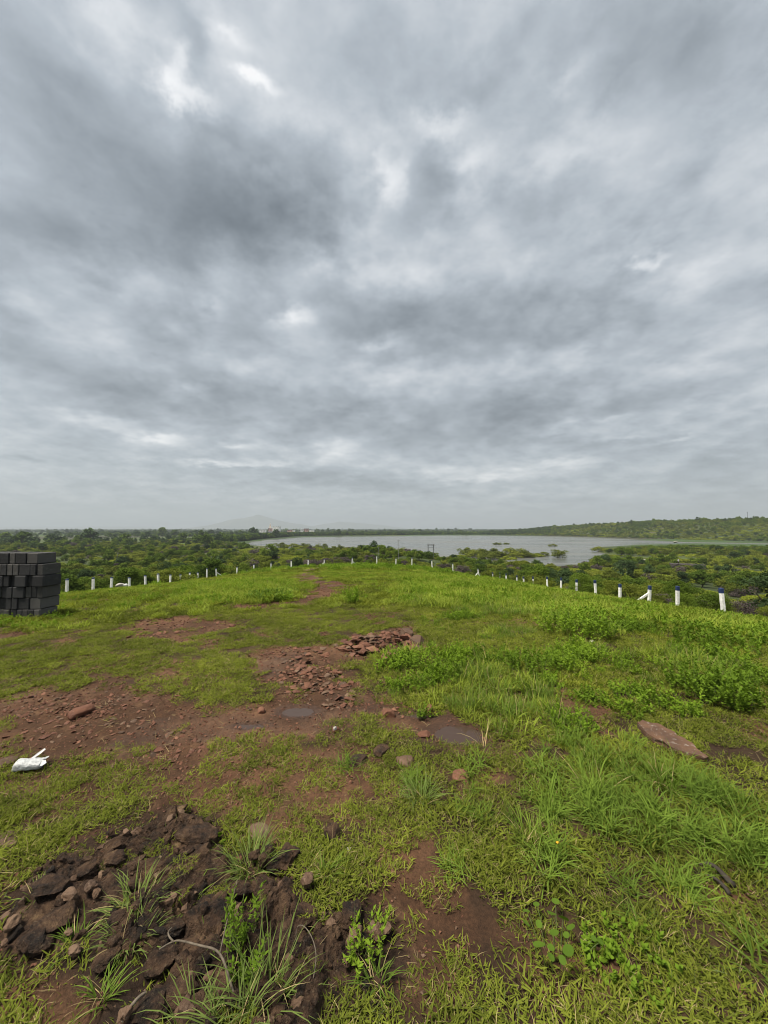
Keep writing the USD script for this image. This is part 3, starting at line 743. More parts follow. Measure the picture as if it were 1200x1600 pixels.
prng = np.random.default_rng(11)
def mat_tuft(n, r=0.13, length=(0.02, 0.06), width=(0.0036, 0.0072), lean=0.95):
    return ('leaves', blades(prng, n, r, length, width, lean, 0.5, 3), 'turf_leaves')
turf_protos = []
for k in range(5):
    turf_protos.append([mat_tuft(150), ('stems', blades(prng, 14, 0.13, (0.03, 0.08), (0.001, 0.002), 0.9, 0.6, 2), 'straw')])
for k in range(3):                       # a tuft of narrow blades among the creeping leaves
    turf_protos.append([('leaves', blades(prng, 85, 0.09, (0.04, 0.11), (0.003, 0.0055), 0.55, 0.8, 3), 'green_blades'), mat_tuft(80, 0.12)])
for k in range(2):                       # small leafy weeds
    lv, st = sprigs(prng, 16, 0.11, (0.02, 0.06), (0.010, 0.02), (0.006, 0.010), 0.7, 6)
    turf_protos.append([('leaves', lv, 'weed_leaves'), ('stems', st, 'weed_stem'), mat_tuft(55, 0.13)])
def coverage(x, y):
    n = fbm(np.stack([x * 2.4, y * 2.4, 0 * x], -1), 4, 51)
    n = 0.45 * n + 0.55 * fbm(np.stack([x * 7.5, y * 7.5, 0 * x], -1), 3, 52)
    c = 0.22 + 0.76 * smoothstep(0.42, 0.54, n)
    return np.clip(c * (1 - 1.05 * bare(x, y)) + 0.035, 0, 1)
def choose(rng, n, weights):
    return rng.choice(len(weights), n, p=np.array(weights) / np.sum(weights))

def near_fence(x, y):
    """the grass is short along the rows of posts"""
    d = np.minimum(np.minimum(np.abs(x - 14), np.abs(x + 21) * 0.7), 7)
    d = np.where(y > 45, np.minimum(d, np.abs(y - 54 - (x + 3.5) * 0.17)), d)
    return np.where(y > 8, 0.25 + 0.75 * smoothstep(1.5, 6.5, d), 1.0)

def keep_plants(x, y, w=1.0):
    k = np.ones(len(x), bool)
    for c, a, bb, _ in PUDDLES:
        k &= ((x - c[0]) / a) ** 2 + ((y - c[1]) / bb) ** 2 > 1.3
    return k

# 1. creeping turf near the viewer
rng = np.random.default_rng(101)
x, y = scatter(rng, 26000, 0.7, 9.0)
keep = (rng.uniform(0, 1, len(x)) < coverage(x, y) * np.where(np.hypot(x, y) < 4, 0.78, 0.8)) & keep_plants(x, y)
x, y = x[keep], y[keep]
n = len(x)
lush = sample(TALL, x, y) * 0.7 + sample(LONG, x, y)
idx = np.where(rng.uniform(0, 1, n) < 0.12 + 0.5 * lush, 5 + rng.integers(0, 3, n), np.where(rng.uniform(0, 1, n) < 0.14, 8 + rng.integers(0, 2, n), rng.integers(0, 5, n)))
sc = rng.uniform(0.7, 1.15, n) * (0.9 + 0.35 * lush) * (0.75 + 0.25 * coverage(x, y))
instancer('/World/turf', turf_protos, np.column_stack([x, y, surface(x, y)]), rng.uniform(0, 6.28, n), slope_tilt(x, y, rng), sc, idx,
          'low olive green creeping turf covering most of the ground nearby')
print('turf', n)

# 2. turf further off, in wider tufts
wide = []
for k in range(4):
    wide.append([('leaves', blades(prng, 170, 0.26, (0.05, 0.13), (0.008, 0.016), 0.8, 0.6, 2), 'turf_leaves')])
for k in range(3):
    wide.append([('leaves', blades(prng, 150, 0.24, (0.07, 0.17), (0.007, 0.013), 0.5, 0.7, 3), 'meadow_blades')])
for k in range(2):
    lv, st = sprigs(prng, 24, 0.22, (0.05, 0.14), (0.025, 0.05), (0.014, 0.024), 0.6, 5)
    wide.append([('leaves', lv, 'weed_leaves')])
x, y = scatter(rng, 34000, 8.0, 30.0)
keep = (rng.uniform(0, 1, len(x)) < coverage(x, y)) & in_plot(x, y, 1.5)
x, y = x[keep], y[keep]; n = len(x)
tall = np.clip(sample(TALL, x, y, 0.6) + 0.5 * smoothstep(-1, 4, x) * smoothstep(8, 11, y), 0, 1)
u = rng.uniform(0, 1, n)
idx = np.where(u < 0.15 + 0.55 * tall, 4 + rng.integers(0, 3, n), np.where(u < 0.22 + 0.68 * tall, 7 + rng.integers(0, 2, n), rng.integers(0, 4, n)))
instancer('/World/hilltop_grass', wide, np.column_stack([x, y, surface(x, y)]), rng.uniform(0, 6.28, n), slope_tilt(x, y, rng), rng.uniform(0.7, 1.25, n) * (0.8 + 0.4 * tall) * near_fence(x, y), idx,
          'yellow green grass and weeds over the middle of the hilltop')
print('hilltop', n)
farg = []
for k in range(3):
    farg.append([('leaves', blades(prng, 200, 0.55, (0.10, 0.24), (0.018, 0.032), 0.6, 0.6, 2), 'meadow_blades')])
for k in range(2):
    farg.append([('leaves', blades(prng, 260, 0.55, (0.10, 0.22), (0.014, 0.026), 0.8, 0.6, 2), 'turf_leaves')])
lv, st = sprigs(prng, 40, 0.5, (0.15, 0.4), (0.06, 0.1), (0.035, 0.05), 0.4, 6)
farg.append([('leaves', lv, 'weed_leaves')])
x, y = scatter(rng, 22000, 28.0, 75.0)
keep = (rng.uniform(0, 1, len(x)) < coverage(x, y)) & in_plot(x, y, 6)
x, y = x[keep], y[keep]; n = len(x)
g_ = fbm(np.stack([x / 6, y / 6, 0 * x], -1), 3, 61)
u = rng.uniform(0, 1, n)
idx = np.where(u < 0.62 - 0.5 * (g_ < 0.45), rng.integers(0, 3, n), np.where(u > 0.93 - 0.2 * (g_ > 0.55), 5, 3 + rng.integers(0, 2, n)))
instancer('/World/slope_grass', farg, np.column_stack([x, y, surface(x, y)]), rng.uniform(0, 6.28, n), slope_tilt(x, y, rng), rng.uniform(0.7, 1.3, n) * near_fence(x, y), idx,
          'smooth light green grass on the slope down to the far fence')
print('slope', n)

# 3. tall weeds and long grass to the right and in the middle distance
tallp = []
for k in range(3):
    lv, st = sprigs(prng, 20, 0.14, (0.06, 0.18), (0.018, 0.036), (0.010, 0.018), 0.5, 7)
    tallp.append([('leaves', lv, 'weed_leaves'), ('stems', st, 'weed_stem')])
for k in range(3):
    tallp.append([('leaves', blades(prng, 75, 0.11, (0.07, 0.20), (0.004, 0.0075), 0.5, 0.9, 4), 'green_blades'), ('seed_stalks', blades(prng, 7, 0.1, (0.12, 0.26), (0.0014, 0.003), 0.25, 0.3, 3), 'straw')])
for k in range(2):
    tallp.append([('leaves', blades(prng, 80, 0.12, (0.06, 0.17), (0.005, 0.009), 0.5, 0.7, 3), 'meadow_blades')])
x, y = scatter(rng, 26000, 1.4, 17.0)
d_ = sample(TALL, x, y, 0.4)
clump = smoothstep(0.46, 0.60, fbm(np.stack([x * 1.3, y * 1.3, 0 * x], -1), 3, 71))
keep = (rng.uniform(0, 1, len(x)) < d_ * (0.06 + 0.94 * clump) * (1 - bare(x, y)) * 0.6) & keep_plants(x, y) & in_plot(x, y, 1)
x, y = x[keep], y[keep]; n = len(x)
kind_n = fbm(np.stack([x * 0.9, y * 0.9, 0 * x], -1), 3, 72)
idx = np.where(kind_n > 0.52, rng.integers(0, 3, n), np.where(rng.uniform(0, 1, n) < 0.55, 3 + rng.integers(0, 3, n), 6 + rng.integers(0, 2, n)))
instancer('/World/tall_weeds', tallp, np.column_stack([x, y, surface(x, y)]), rng.uniform(0, 6.28, n), slope_tilt(x, y, rng, 0.2), rng.uniform(0.55, 1.1, n) * (0.6 + 0.5 * clump[keep]) * near_fence(x, y), idx,
          'bright green knee-high weeds and long grass on the right of the hilltop')
print('tall', n)
longp = []
for k in range(4):
    longp.append([('leaves', blades(prng, 60, 0.08, (0.09, 0.22), (0.004, 0.007), 0.7, 1.0, 4), 'green_blades')])
x, y = scatter(rng, 9000, 1.2, 5.0)
d_ = sample(LONG, x, y, 0.15)
keep = (rng.uniform(0, 1, len(x)) < d_ * 0.28) & keep_plants(x, y)
x, y = x[keep], y[keep]; n = len(x)
instancer('/World/long_grass', longp, np.column_stack([x, y, surface(x, y)]), rng.uniform(0, 6.28, n), rng.normal(0, 0.3, (n, 2)), rng.uniform(0.5, 1.0, n), rng.integers(0, 4, n),
          'long arching bluish green grass in the right foreground')
print('long', n)
# straw and dead stalks lying about
dryp = [[('stalks', blades(prng, 7, 0.12, (0.03, 0.09), (0.0012, 0.0022), 1.3, 0.3, 3), 'straw')] for _ in range(3)]
x, y = scatter(rng, 900, 0.9, 6.0)
keep = (rng.uniform(0, 1, len(x)) < 0.55) & keep_plants(x, y); x, y = x[keep], y[keep]; n = len(x)
instancer('/World/dead_stalks', dryp, np.column_stack([x, y, surface(x, y) + 0.012]), rng.uniform(0, 6.28, n), rng.normal(0, 0.1, (n, 2)), rng.uniform(0.5, 1.1, n), rng.integers(0, 3, n),
          'thin straw coloured dead stalks strewn through the turf')

# ------------------------------------------------------------------ gravel and broken stone
def shard(rng, flat=0.45, n=13):
    p = rng.normal(0, 1, (n, 3)); p /= np.linalg.norm(p, axis=1, keepdims=True)
    p *= rng.uniform(0.75, 1.0, (n, 1)) * [0.5, 0.5 * rng.uniform(0.6, 0.95), 0.5 * flat]
    h = trimesh.convex.convex_hull(p)
    return np.array(h.vertices), np.array(h.faces)
srng = np.random.default_rng(21)
pebbles = [[('stone', shard(srng, 0.4, 9), 'red_stone' if k < 6 else 'brown_stone')] for k in range(8)]
x, y = scatter(rng, 260000, 0.8, 14.0)
b_ = bare(x, y)
keep = rng.uniform(0, 1, len(x)) < smoothstep(0.10, 0.5, b_) * (0.35 + 0.65 * smoothstep(0.4, 0.6, fbm(np.stack([x * 2, y * 2, 0 * x], -1), 3, 81))) * np.where(np.hypot(x, y) < 3, 0.9, 0.9)
x, y = x[keep], y[keep]; n = len(x)
sz = 0.010 + 0.05 * rng.beta(1.0, 4.5, n) * np.clip(np.hypot(x, y) / 3, 0.7, 1.6)
instancer('/World/gravel', pebbles, np.column_stack([x, y, surface(x, y) + sz * 0.1]), rng.uniform(0, 6.28, n), rng.normal(0, 0.35, (n, 2)), sz, rng.integers(0, 8, n),
          'small reddish gravel strewn over the bare soil')
print('gravel', n)

# ------------------------------------------------------------------ thorn scrub and trees
def crown(rng, kind, leaf, count):
    """(leaves, stems) of a shrub about 4 m wide and 3 m high, its foot at the origin"""
    lobes = []
    if kind == 'thorn':                  # spreading, flat-topped, several stems
        for _ in range(13):
            a, r = rng.uniform(0, 6.28), 1.75 * math.sqrt(rng.uniform())
            lobes.append((r * math.cos(a), r * math.sin(a), rng.uniform(1.3, 2.5) - 0.32 * r, rng.uniform(0.5, 1.0), rng.uniform(0.5, 0.95), rng.uniform(0.28, 0.55)))
        for _ in range(7):
            a, r = rng.uniform(0, 6.28), rng.uniform(1.1, 1.8)
            lobes.append((r * math.cos(a), r * math.sin(a), rng.uniform(0.4, 0.9), rng.uniform(0.4, 0.7), rng.uniform(0.4, 0.7), rng.uniform(0.3, 0.5)))
    elif kind == 'dense':                # rounded to the ground
        for _ in range(18):
            a, t = rng.uniform(0, 6.28), rng.uniform(0.0, 1.0)
            r = 1.5 * math.sqrt(1 - (t - 0.15) ** 2) * rng.uniform(0.4, 1)
            lobes.append((r * math.cos(a), r * math.sin(a), 0.4 + 2.2 * t, rng.uniform(0.45, 0.8), rng.uniform(0.45, 0.8), rng.uniform(0.4, 0.7)))
    elif kind == 'tree':                 # a trunk under a domed crown
        for _ in range(20):
            a, t = rng.uniform(0, 6.28), rng.uniform(0.0, 1.0)
            r = 1.55 * math.sqrt(max(1 - (1.6 * t - 0.6) ** 2, 0.05)) * rng.uniform(0.3, 1)
            lobes.append((r * math.cos(a), r * math.sin(a), 1.1 + 2.2 * t, rng.uniform(0.4, 0.8), rng.uniform(0.4, 0.8), rng.uniform(0.35, 0.6)))
    elif kind == 'umbrella':             # a thin trunk under a flat crown
        for _ in range(10):
            a, r = rng.uniform(0, 6.28), 1.7 * math.sqrt(rng.uniform())
            lobes.append((r * math.cos(a), r * math.sin(a), 2.6 - 0.2 * r, rng.uniform(0.5, 0.8), rng.uniform(0.5, 0.8), rng.uniform(0.16, 0.3)))
    elif kind == 'column':
        for _ in range(14):
            a, t = rng.uniform(0, 6.28), rng.uniform(0, 1)
            lobes.append((0.45 * math.cos(a), 0.45 * math.sin(a), 0.4 + 3.6 * t, 0.55, 0.55, 0.5))
    elif kind == 'low':                  # a low mound
        for _ in range(14):
            a, r = rng.uniform(0, 6.28), 1.8 * math.sqrt(rng.uniform())
            lobes.append((r * math.cos(a), r * math.sin(a), 0.25 + rng.uniform(0.2, 0.9) * (1 - r / 2.4), rng.uniform(0.4, 0.8), rng.uniform(0.4, 0.8), rng.uniform(0.3, 0.5)))
    lo = np.array(lobes)
    w = lo[:, 3] * lo[:, 4]
    k = rng.choice(len(lo), count, p=w / w.sum())
    d = rng.normal(0, 1, (count, 3)); d[:, 2] += 0.45
    d /= np.linalg.norm(d, axis=1, keepdims=True)
    rad = 1 - 0.45 * rng.uniform(0, 1, (count, 1)) ** 2
    rad *= 1 + 0.25 * (rng.uniform(0, 1, (count, 1)) > 0.9)
    c = lo[k, :3] + d * rad * lo[k, 3:6]
    c[:, 2] = np.maximum(c[:, 2], 0.05)
    nrm = d * 0.6 + rng.normal(0, 0.5, (count, 3)) + [0, 0, 0.35]
    nrm /= np.linalg.norm(nrm, axis=1, keepdims=True)
    ref = rng.normal(0, 1, (count, 3))
    a = np.cross(nrm, ref); a /= np.linalg.norm(a, axis=1, keepdims=True)
    b = np.cross(nrm, a)
    s = leaf * rng.uniform(0.6, 1.3, (count, 1))
    V = np.stack([c - a * s * 0.5, c + b * s * 0.28, c + a * s * 0.5, c - b * s * 0.28], 1).reshape(-1, 3)
    F = (np.arange(count)[:, None, None] * 4 + np.array([(0, 1, 2), (0, 2, 3)])[None]).reshape(-1, 3)
    stems = []
    if kind in ('tree', 'umbrella', 'column'):
        top_ = np.array([0, 0, lo[:, 2].mean()])
        stems.append(tube([(0, 0, -0.3), (0.05, 0.02, top_[2] * 0.5), top_], [0.13, 0.09, 0.05], 5))
        start = np.array([0.03, 0, top_[2] * 0.45])
    else:
        start = np.array([0, 0, 0.0])
    for l in lo[::2]:
        e = l[:3]
        m = start * 0.5 + e * 0.5 + [rng.normal(0, .12), rng.normal(0, .12), -0.12]
        stems.append(tube([start - [0, 0, 0.15], m, e], [0.055, 0.035, 0.012], 4))
    return (V, F), cat(stems)

brng = np.random.default_rng(77)
KINDS = {                                # kind of shrub: (crown, leaves, bark, words)
    'thorn_bush': ('thorn', 'olive_leaves', 'bark', 'olive green spreading thorn bush'),
    'green_bush': ('dense', 'green_leaves', 'bark', 'mid green rounded bush'),
    'low_bush': ('low', 'yellow_leaves', 'bark', 'low yellow green bush'),
    'small_tree': ('tree', 'green_leaves', 'bark', 'small domed green tree'),
    'dark_tree': ('tree', 'dark_leaves', 'bark', 'dark green tree'),
    'bare_bush': ('thorn', 'dry_twigs', 'bark', 'leafless purplish brown thorn bush'),
    'umbrella_tree': ('umbrella', 'olive_leaves', 'pale_bark', 'thin flat-topped acacia tree'),
    'column_tree': ('column', 'dark_leaves', 'bark', 'dark column shaped tree'),
}
world_class = {}
def shrub_class(kind, leaf, count, variant):
    key = (kind, leaf, variant)
    if key not in world_class:
        path = f'/World/{kind}_form_{len(world_class):03d}'
        stage.CreateClassPrim(path)
        sh, lm, bm, _ = KINDS[kind]
        lv, st = crown(brng, sh, leaf, count)
        usdkit.mesh(stage, path + '/crown', lv, '/World/Looks/' + lm)
        usdkit.mesh(stage, path + '/trunk', st, '/World/Looks/' + bm)
        world_class[key] = path
    return world_class[key]

def forms(dist):
    """leaf size and number of leaves fit for the distance"""
    if dist < 38:
        return 0.13, 7500
    if dist < 90:
        return 0.20, 3600
    return 0.30, 1700

def place_bush(kind, x, y, size, label, group=None, squash=1.0, z=None, base=-0.1):
    dist = math.hypot(x, y)
    leaf, count = forms(dist)
    ref = shrub_class(kind, leaf, count, int(brng.integers(0, 3)))
    z = float(height(x, y)) if z is None else z
    return thing(kind, label, 'tree' if 'tree' in kind else 'bush', (x, y, z + base), brng.uniform(0, 6.28), np.array([size, size, size * squash]), group, None, ref)

def at_px(px, py, dist):
    """the land at that bearing and depth"""
    x = (px - 600) / 600 * dist
    return x, dist

# shrubs that stand out one by one
ONE = [
 # kind, px, depth, size, squash, label
 ('dark_tree', 884, 40, 0.85, 0.95, 'dark round bush standing taller than its neighbours behind the right fence'),
 ('umbrella_tree', 812, 92, 1.25, 1.0, 'lone flat-topped acacia with a bare pale trunk against the lake'),
 ('column_tree', 982, 88, 0.95, 1.1, 'dark column shaped tree in the scrub at the right'),
 ('green_bush', 822, 84, 1.05, 0.9, 'rounded bush just left of the lone flat-topped acacia'),
 ('bare_bush', 492, 84, 1.15, 0.75, 'leafless purplish brown bush behind the far fence, left of the gate gap'),
 ('bare_bush', 530, 86, 1.3, 0.7, 'wide leafless purplish brown thicket behind the gate gap in the far fence'),
 ('bare_bush', 724, 74, 0.9, 0.75, 'leafless purplish bush behind the right end of the far fence'),
 ('green_bush', 421, 165, 2.1, 0.95, 'tall rounded bush at the lake edge at the left end of the water'),
 ('dark_tree', 466, 70, 0.8, 0.9, 'small dark bush just outside the far fence, left part'),
 ('green_bush', 322, 330, 3.2, 1.0, 'large dark green tree crown standing above the scrub left of the lake'),
 ('low_bush', 600, 131, 1.5, 0.8, 'light yellow green bush on top of the knoll before the lake'),
 ('low_bush', 632, 133, 1.6, 0.8, 'second light green bush on the knoll, right of its top'),
 ('dark_tree', 1088, 105, 1.3, 0.75, 'dark broad tree crown in the scrub at far right'),
 ('low_bush', 1172, 27, 0.85, 1.1, 'leafy yellow green bush behind the nearest fence post at the right edge'),
 ('bare_bush', 1105, 22, 0.62, 0.8, 'leafless brown brush heap between the two nearest blue-topped posts'),
 ('bare_bush', 1030, 26, 0.7, 0.75, 'leafless brown brush behind the braced post of the right fence'),
 ('bare_bush', 1180, 19, 0.6, 0.8, 'tangle of bare dark branches at the right edge behind the fence'),
]
bush_at = []
for kind, px, dist, size, sq, label in ONE:
    x, y = at_px(px, 0, dist)
    place_bush(kind, x, y, size, label, None, sq)
    bush_at.append((x, y, size * 1.6))

# shrubs standing in the lake
ISLAND = [(872,862,200,1.9,.8),(748,866,205,1.7,.75),(768,864,205,1.9,.7),(785,863,208,1.8,.75),(800,864,206,2.0,.75),(815,866,204,1.7,.7),(832,864,208,1.9,.7),(848,864,210,1.3,.6),(776,872,190,1.7,.7),(792,873,188,1.6,.7),
          (757,874,186,1.6,.7),(742,869,196,1.6,.75),(722,866,205,1.7,.75),(808,869,198,1.5,.6),(825,868,200,1.4,.6),(862,845,330,1.6,.45),(776,843,360,1.6,.4),(790,842,370,1.3,.4),(756,857,235,1.2,.6),(728,860,215,1.9,.8),(738,862,212,1.5,.7),(715,862,205,1.7,.7),
          (935,857,250,1.8,.6),(950,857,255,2.0,.6),(948,869,190,1.4,.6),(962,866,205,1.8,.6),(940,873,178,1.3,.6),(440,851,310,2.2,.6),(458,850,300,2.2,.6),(475,850,290,2.2,.6)]
ISLAND = [(px, py, d, s * 1.35 if 730 < px < 855 else s * 1.15, sq) for px, py, d, s, sq in ISLAND]
ORD = ['leftmost', 'second', 'third', 'fourth', 'fifth', 'sixth', 'seventh', 'eighth', 'ninth', 'tenth', 'eleventh', 'twelfth', 'thirteenth', 'fourteenth', 'fifteenth', 'sixteenth', 'seventeenth', 'eighteenth', 'nineteenth', 'twentieth']
SINGLE = {872: 'single round bush standing alone in the open lake', 862: 'tiny low clump far out in the middle of the lake', 776.5: 'faint low clump far out on the lake above the flooded bushes', 790: 'second faint clump far out on the lake above the flooded row', 756: 'small dark bush in the water above the left end of the flooded row'}
FLOOD = sorted([q for q in ISLAND if 715 <= q[0] <= 848 and not (q[0] in SINGLE or q[2] > 230)])
SPIT = sorted([q for q in ISLAND if q[0] in (935, 950, 948, 962, 940)])
ISLET = sorted([q for q in ISLAND if q[0] in (440, 458, 475)])
for k, q in enumerate(ISLAND):
    px, py, d, s, sq = q
    x, y = at_px(px, py, d)
    z = max(float(height(x, y)), WATER - 0.15)
    if q in SPIT:
        place_bush('low_bush' if k % 2 else 'thorn_bush', x, y, s, f'{ORD[SPIT.index(q)]} bush on the flooded spit at the right side of the lake', 'bushes on the right spit of the lake', sq, z)
    elif q in ISLET:
        place_bush('thorn_bush', x, y, s, f'{ORD[ISLET.index(q)]} bush on the low islet at the left end of the lake', 'bushes on the left islet', sq, z)
    elif q in FLOOD:
        place_bush(['thorn_bush', 'low_bush'][k % 3 == 0], x, y, s, f'{ORD[FLOOD.index(q)]} olive bush of the flooded row standing in the lake', 'flooded bushes in the lake', sq, z)
    else:
        place_bush('thorn_bush', x, y, s, SINGLE.get(px, 'faint low clump far out on the lake above the flooded bushes'), None, sq, z)

# the scrub: the largest in view one by one, the rest as one mass
rng = np.random.default_rng(301)
def grid(r0, r1, step, half=56):
    m = int(r1 / step) + 1
    a, b = np.meshgrid(np.arange(-m, m + 1), np.arange(0, m + 1))
    x = (a + rng.uniform(-0.48, 0.48, a.shape)) * step; y = (b + rng.uniform(-0.48, 0.48, a.shape)) * step
    x, y = x.ravel(), y.ravel()
    r = np.hypot(x, y)
    k = (r >= r0) & (r < r1) & (np.abs(np.degrees(np.arctan2(x, y))) < half)
    return x[k], y[k]
xs, ys = zip(grid(17, 75, 2.5), grid(75, 180, 3.3), grid(180, 460, 5.0))
x, y = np.concatenate(xs), np.concatenate(ys)
x0, y0 = x, y
z = height(x, y)
fence_far = np.where(np.abs(x + 3.5) < 17.5, 57 + np.where((x > -8) & (x < 16), 12, 6), 0)
gap_side = np.where(x > 14, 1.8 + 2.0 * smoothstep(25, 40, y), 4.0)
ok = (~((np.abs(x + 3.5) < 17.5 + gap_side) & (y < fence_far + 0.1))) & (z > WATER + 0.3)
ok &= ~((x < -21) & (np.hypot(x + 21, y - 30) < 6))
dens = fbm(np.stack([x / 16, y / 16, 0 * x], -1), 3, 91)
left_open = (x < -20) & (y > 150)
ok &= rng.uniform(0, 1, len(x)) < smoothstep(0.26, 0.46, dens) * np.where(left_open, 0.75, 0.92)
for bx, by, br in bush_at:
    ok &= np.hypot(x - bx, y - by) > br * 0.75
x, y, z = x[ok], y[ok], z[ok]
r = np.hypot(x, y)
n = len(x)
tone = fbm(np.stack([x / 30, y / 30, 0 * x + 5], -1), 3, 92) + rng.normal(0, 0.07, n)
u = rng.uniform(0, 1, n)
kind = np.where(tone > 0.56, 'low_bush', np.where(tone < 0.40, 'green_bush', 'thorn_bush'))
kind = np.where(u < 0.06, 'bare_bush', np.where(u > 0.965, 'dark_tree', np.where(u > 0.93, 'small_tree', kind)))
size = np.clip(rng.lognormal(-0.12, 0.27, n), 0.55, 1.3) * np.interp(r, [17, 40, 100, 250, 460], [0.55, 0.68, 0.85, 1.15, 1.45])
size = np.where((kind == 'low_bush') | (kind == 'bare_bush'), size * 0.9, size)
size = np.where(np.hypot(x - 3, (y - 64) * 2) < 22, size * 0.6, size)
# keep the view over the right fence and along the spur open: lower shrubs there
size = np.where((np.abs(x) < 40) & (y > 57) & (y < 110), size * 0.85, size)
# how high the scrub stands: low where the lake and the fields show over it
TOP = np.array([(-200, 838), (0, 839), (300, 840), (380, 847), (395, 853), (425, 857), (440, 851), (470, 849), (540, 847), (565, 843), (600, 841), (640, 844), (680, 853), (710, 864), (740, 872), (800, 873), (850, 873), (900, 880), (928, 862), (960, 855), (1000, 852), (1060, 851), (1200, 852), (1400, 853)], float)
spx = 600 + 600 * x / (y * math.cos(PITCH) - 10 * math.sin(PITCH))
lim = (EYE - z) - (np.interp(spx, TOP[:, 0], TOP[:, 1]) - 826) / 600 * y
lim = np.where(r > 55, lim, 9)
low = lim > 0.45
size = np.minimum(size, np.maximum(lim, 0.4) / 3.0)
x, y, z, r, kind, size = x[low], y[low], z[low], r[low], kind[low], size[low]
n = len(x)
size = np.where(r < 70, np.minimum(size * rng.lognormal(0, 0.12, n), 0.86), size)
show = size / r
az = np.degrees(np.arctan2(x, y))
cand = np.where((np.abs(az) < 46.5) & (r < 170))[0]
cand = cand[np.argsort(-show[cand])][:225]
single = np.zeros(n, bool); single[cand] = True
NTH = ['nearest', 'second', 'third', 'fourth', 'fifth', 'sixth', 'seventh', 'eighth', 'ninth', 'tenth', 'eleventh', 'twelfth', 'thirteenth', 'fourteenth', 'fifteenth', 'sixteenth', 'seventeenth', 'eighteenth', 'nineteenth', 'twentieth']
def seen_px(x, y):
    return 600 + 600 * x / (y * math.cos(PITCH) - 8 * math.sin(PITCH))
LAND, cnt = [], {}
for row, px_, py_, _ in posts:
    k_ = cnt.get(row, 0); cnt[row] = k_ + 1
    LAND.append((seen_px(px_, py_), {'right': f'{NTH[k_]} right-row post', 'left': f'{NTH[k_]} left-row post', 'far': f'{NTH[k_].replace("nearest", "first")} far-row post'}.get(row, 'leaning corner post')))
LAND += [(45.0, 'block stack'), (1185.0, 'right picture edge')]
groups = {}
for i in sorted(np.where(single)[0], key=lambda q: r[q]):
    where = min(LAND, key=lambda l: abs(l[0] - seen_px(x[i], y[i])))[1]
    groups.setdefault((str(kind[i]), where), []).append(i)
REGION = [
 ('close behind the right fence', lambda x, y: (x > 14) & (y < 48)), ('between the right fence and the lake', lambda x, y: (x > 14) & (y >= 48)),
 ('close below the left fence', lambda x, y: (x < -20) & (y < 62)), ('beyond the left corner of the plot', lambda x, y: (x < -16)),
 ('just beyond the far fence', lambda x, y: (y < 95)), ('on the slope before the lake', lambda x, y: (y >= 0)),
]
for (kd, where), members in groups.items():
    for k_, i in enumerate(members):
        rank = '' if len(members) == 1 else f', {NTH[min(k_, 19)]} back' if k_ else ', nearest one'
        region = next(w for w, f in REGION if f(x[i], y[i]))
        place_bush(kd, float(x[i]), float(y[i]), float(size[i]), f'{KINDS[kd][3]} in the scrub {"by" if "edge" in where else "behind"} the {where}{rank}', 'bushes ' + region, float(brng.uniform(0.75, 1.05)))
print('scrub', n, 'single', single.sum())

def mass(path, x, y, z, size, kind, label, leaf, count, squash=(0.75, 1.05)):
    names = [k for k in KINDS if (kind == k).any()]
    protos, idx = [], np.zeros(len(x), int)
    for k in names:
        sh, lm, bm, _ = KINDS[k]
        first = len(protos)
        for _ in range(3):
            lv, st = crown(brng, sh, leaf, count)
            protos.append([('crown', lv, lm), ('trunk', st, bm)])
        sel = kind == k
        idx[sel] = first + rng.integers(0, 3, sel.sum())
    s = np.stack([size, size, size * rng.uniform(*squash, len(x))], 1)
    instancer(path, protos, np.column_stack([x, y, z - 0.15]), rng.uniform(0, 6.28, len(x)), rng.normal(0, 0.04, (len(x), 2)), s, idx, label)
m = ~single
mass('/World/thorn_scrub', x[m], y[m], z[m], size[m], kind[m], 'dense thorn scrub covering the low ground between the hilltop and the lake', 0.34, 1300)

# scrub on the low hill across the lake
gxx, gyy = np.meshgrid(np.arange(150, 1000, 5.6), np.arange(300, 1350, 5.6))
x = (gxx + rng.uniform(-2.6, 2.6, gxx.shape)).ravel(); y = (gyy + rng.uniform(-2.6, 2.6, gyy.shape)).ravel()
k = (x < y * 1.45) & (x > 0.18 * y); x, y = x[k], y[k]
z = height(x, y)
k = (z > WATER + 0.9) & (np.hypot(x, y) > 430) & (rng.uniform(0, 1, len(x)) < 0.9); x, y, z = x[k], y[k], z[k]
tone = fbm(np.stack([x / 60, y / 60, 0 * x], -1), 3, 95) + rng.normal(0, 0.08, len(x))
kind = np.where(tone > 0.60, 'low_bush', np.where(tone < 0.47, 'green_bush', 'thorn_bush'))
kind = np.where(rng.uniform(0, 1, len(x)) > 0.94, 'dark_tree', kind)
mass('/World/hill_scrub', x, y, z, rng.lognormal(0.2, 0.25, len(x)), kind, 'dark green scrub covering the low hill across the lake', 0.6, 420)
print('hill', len(x))

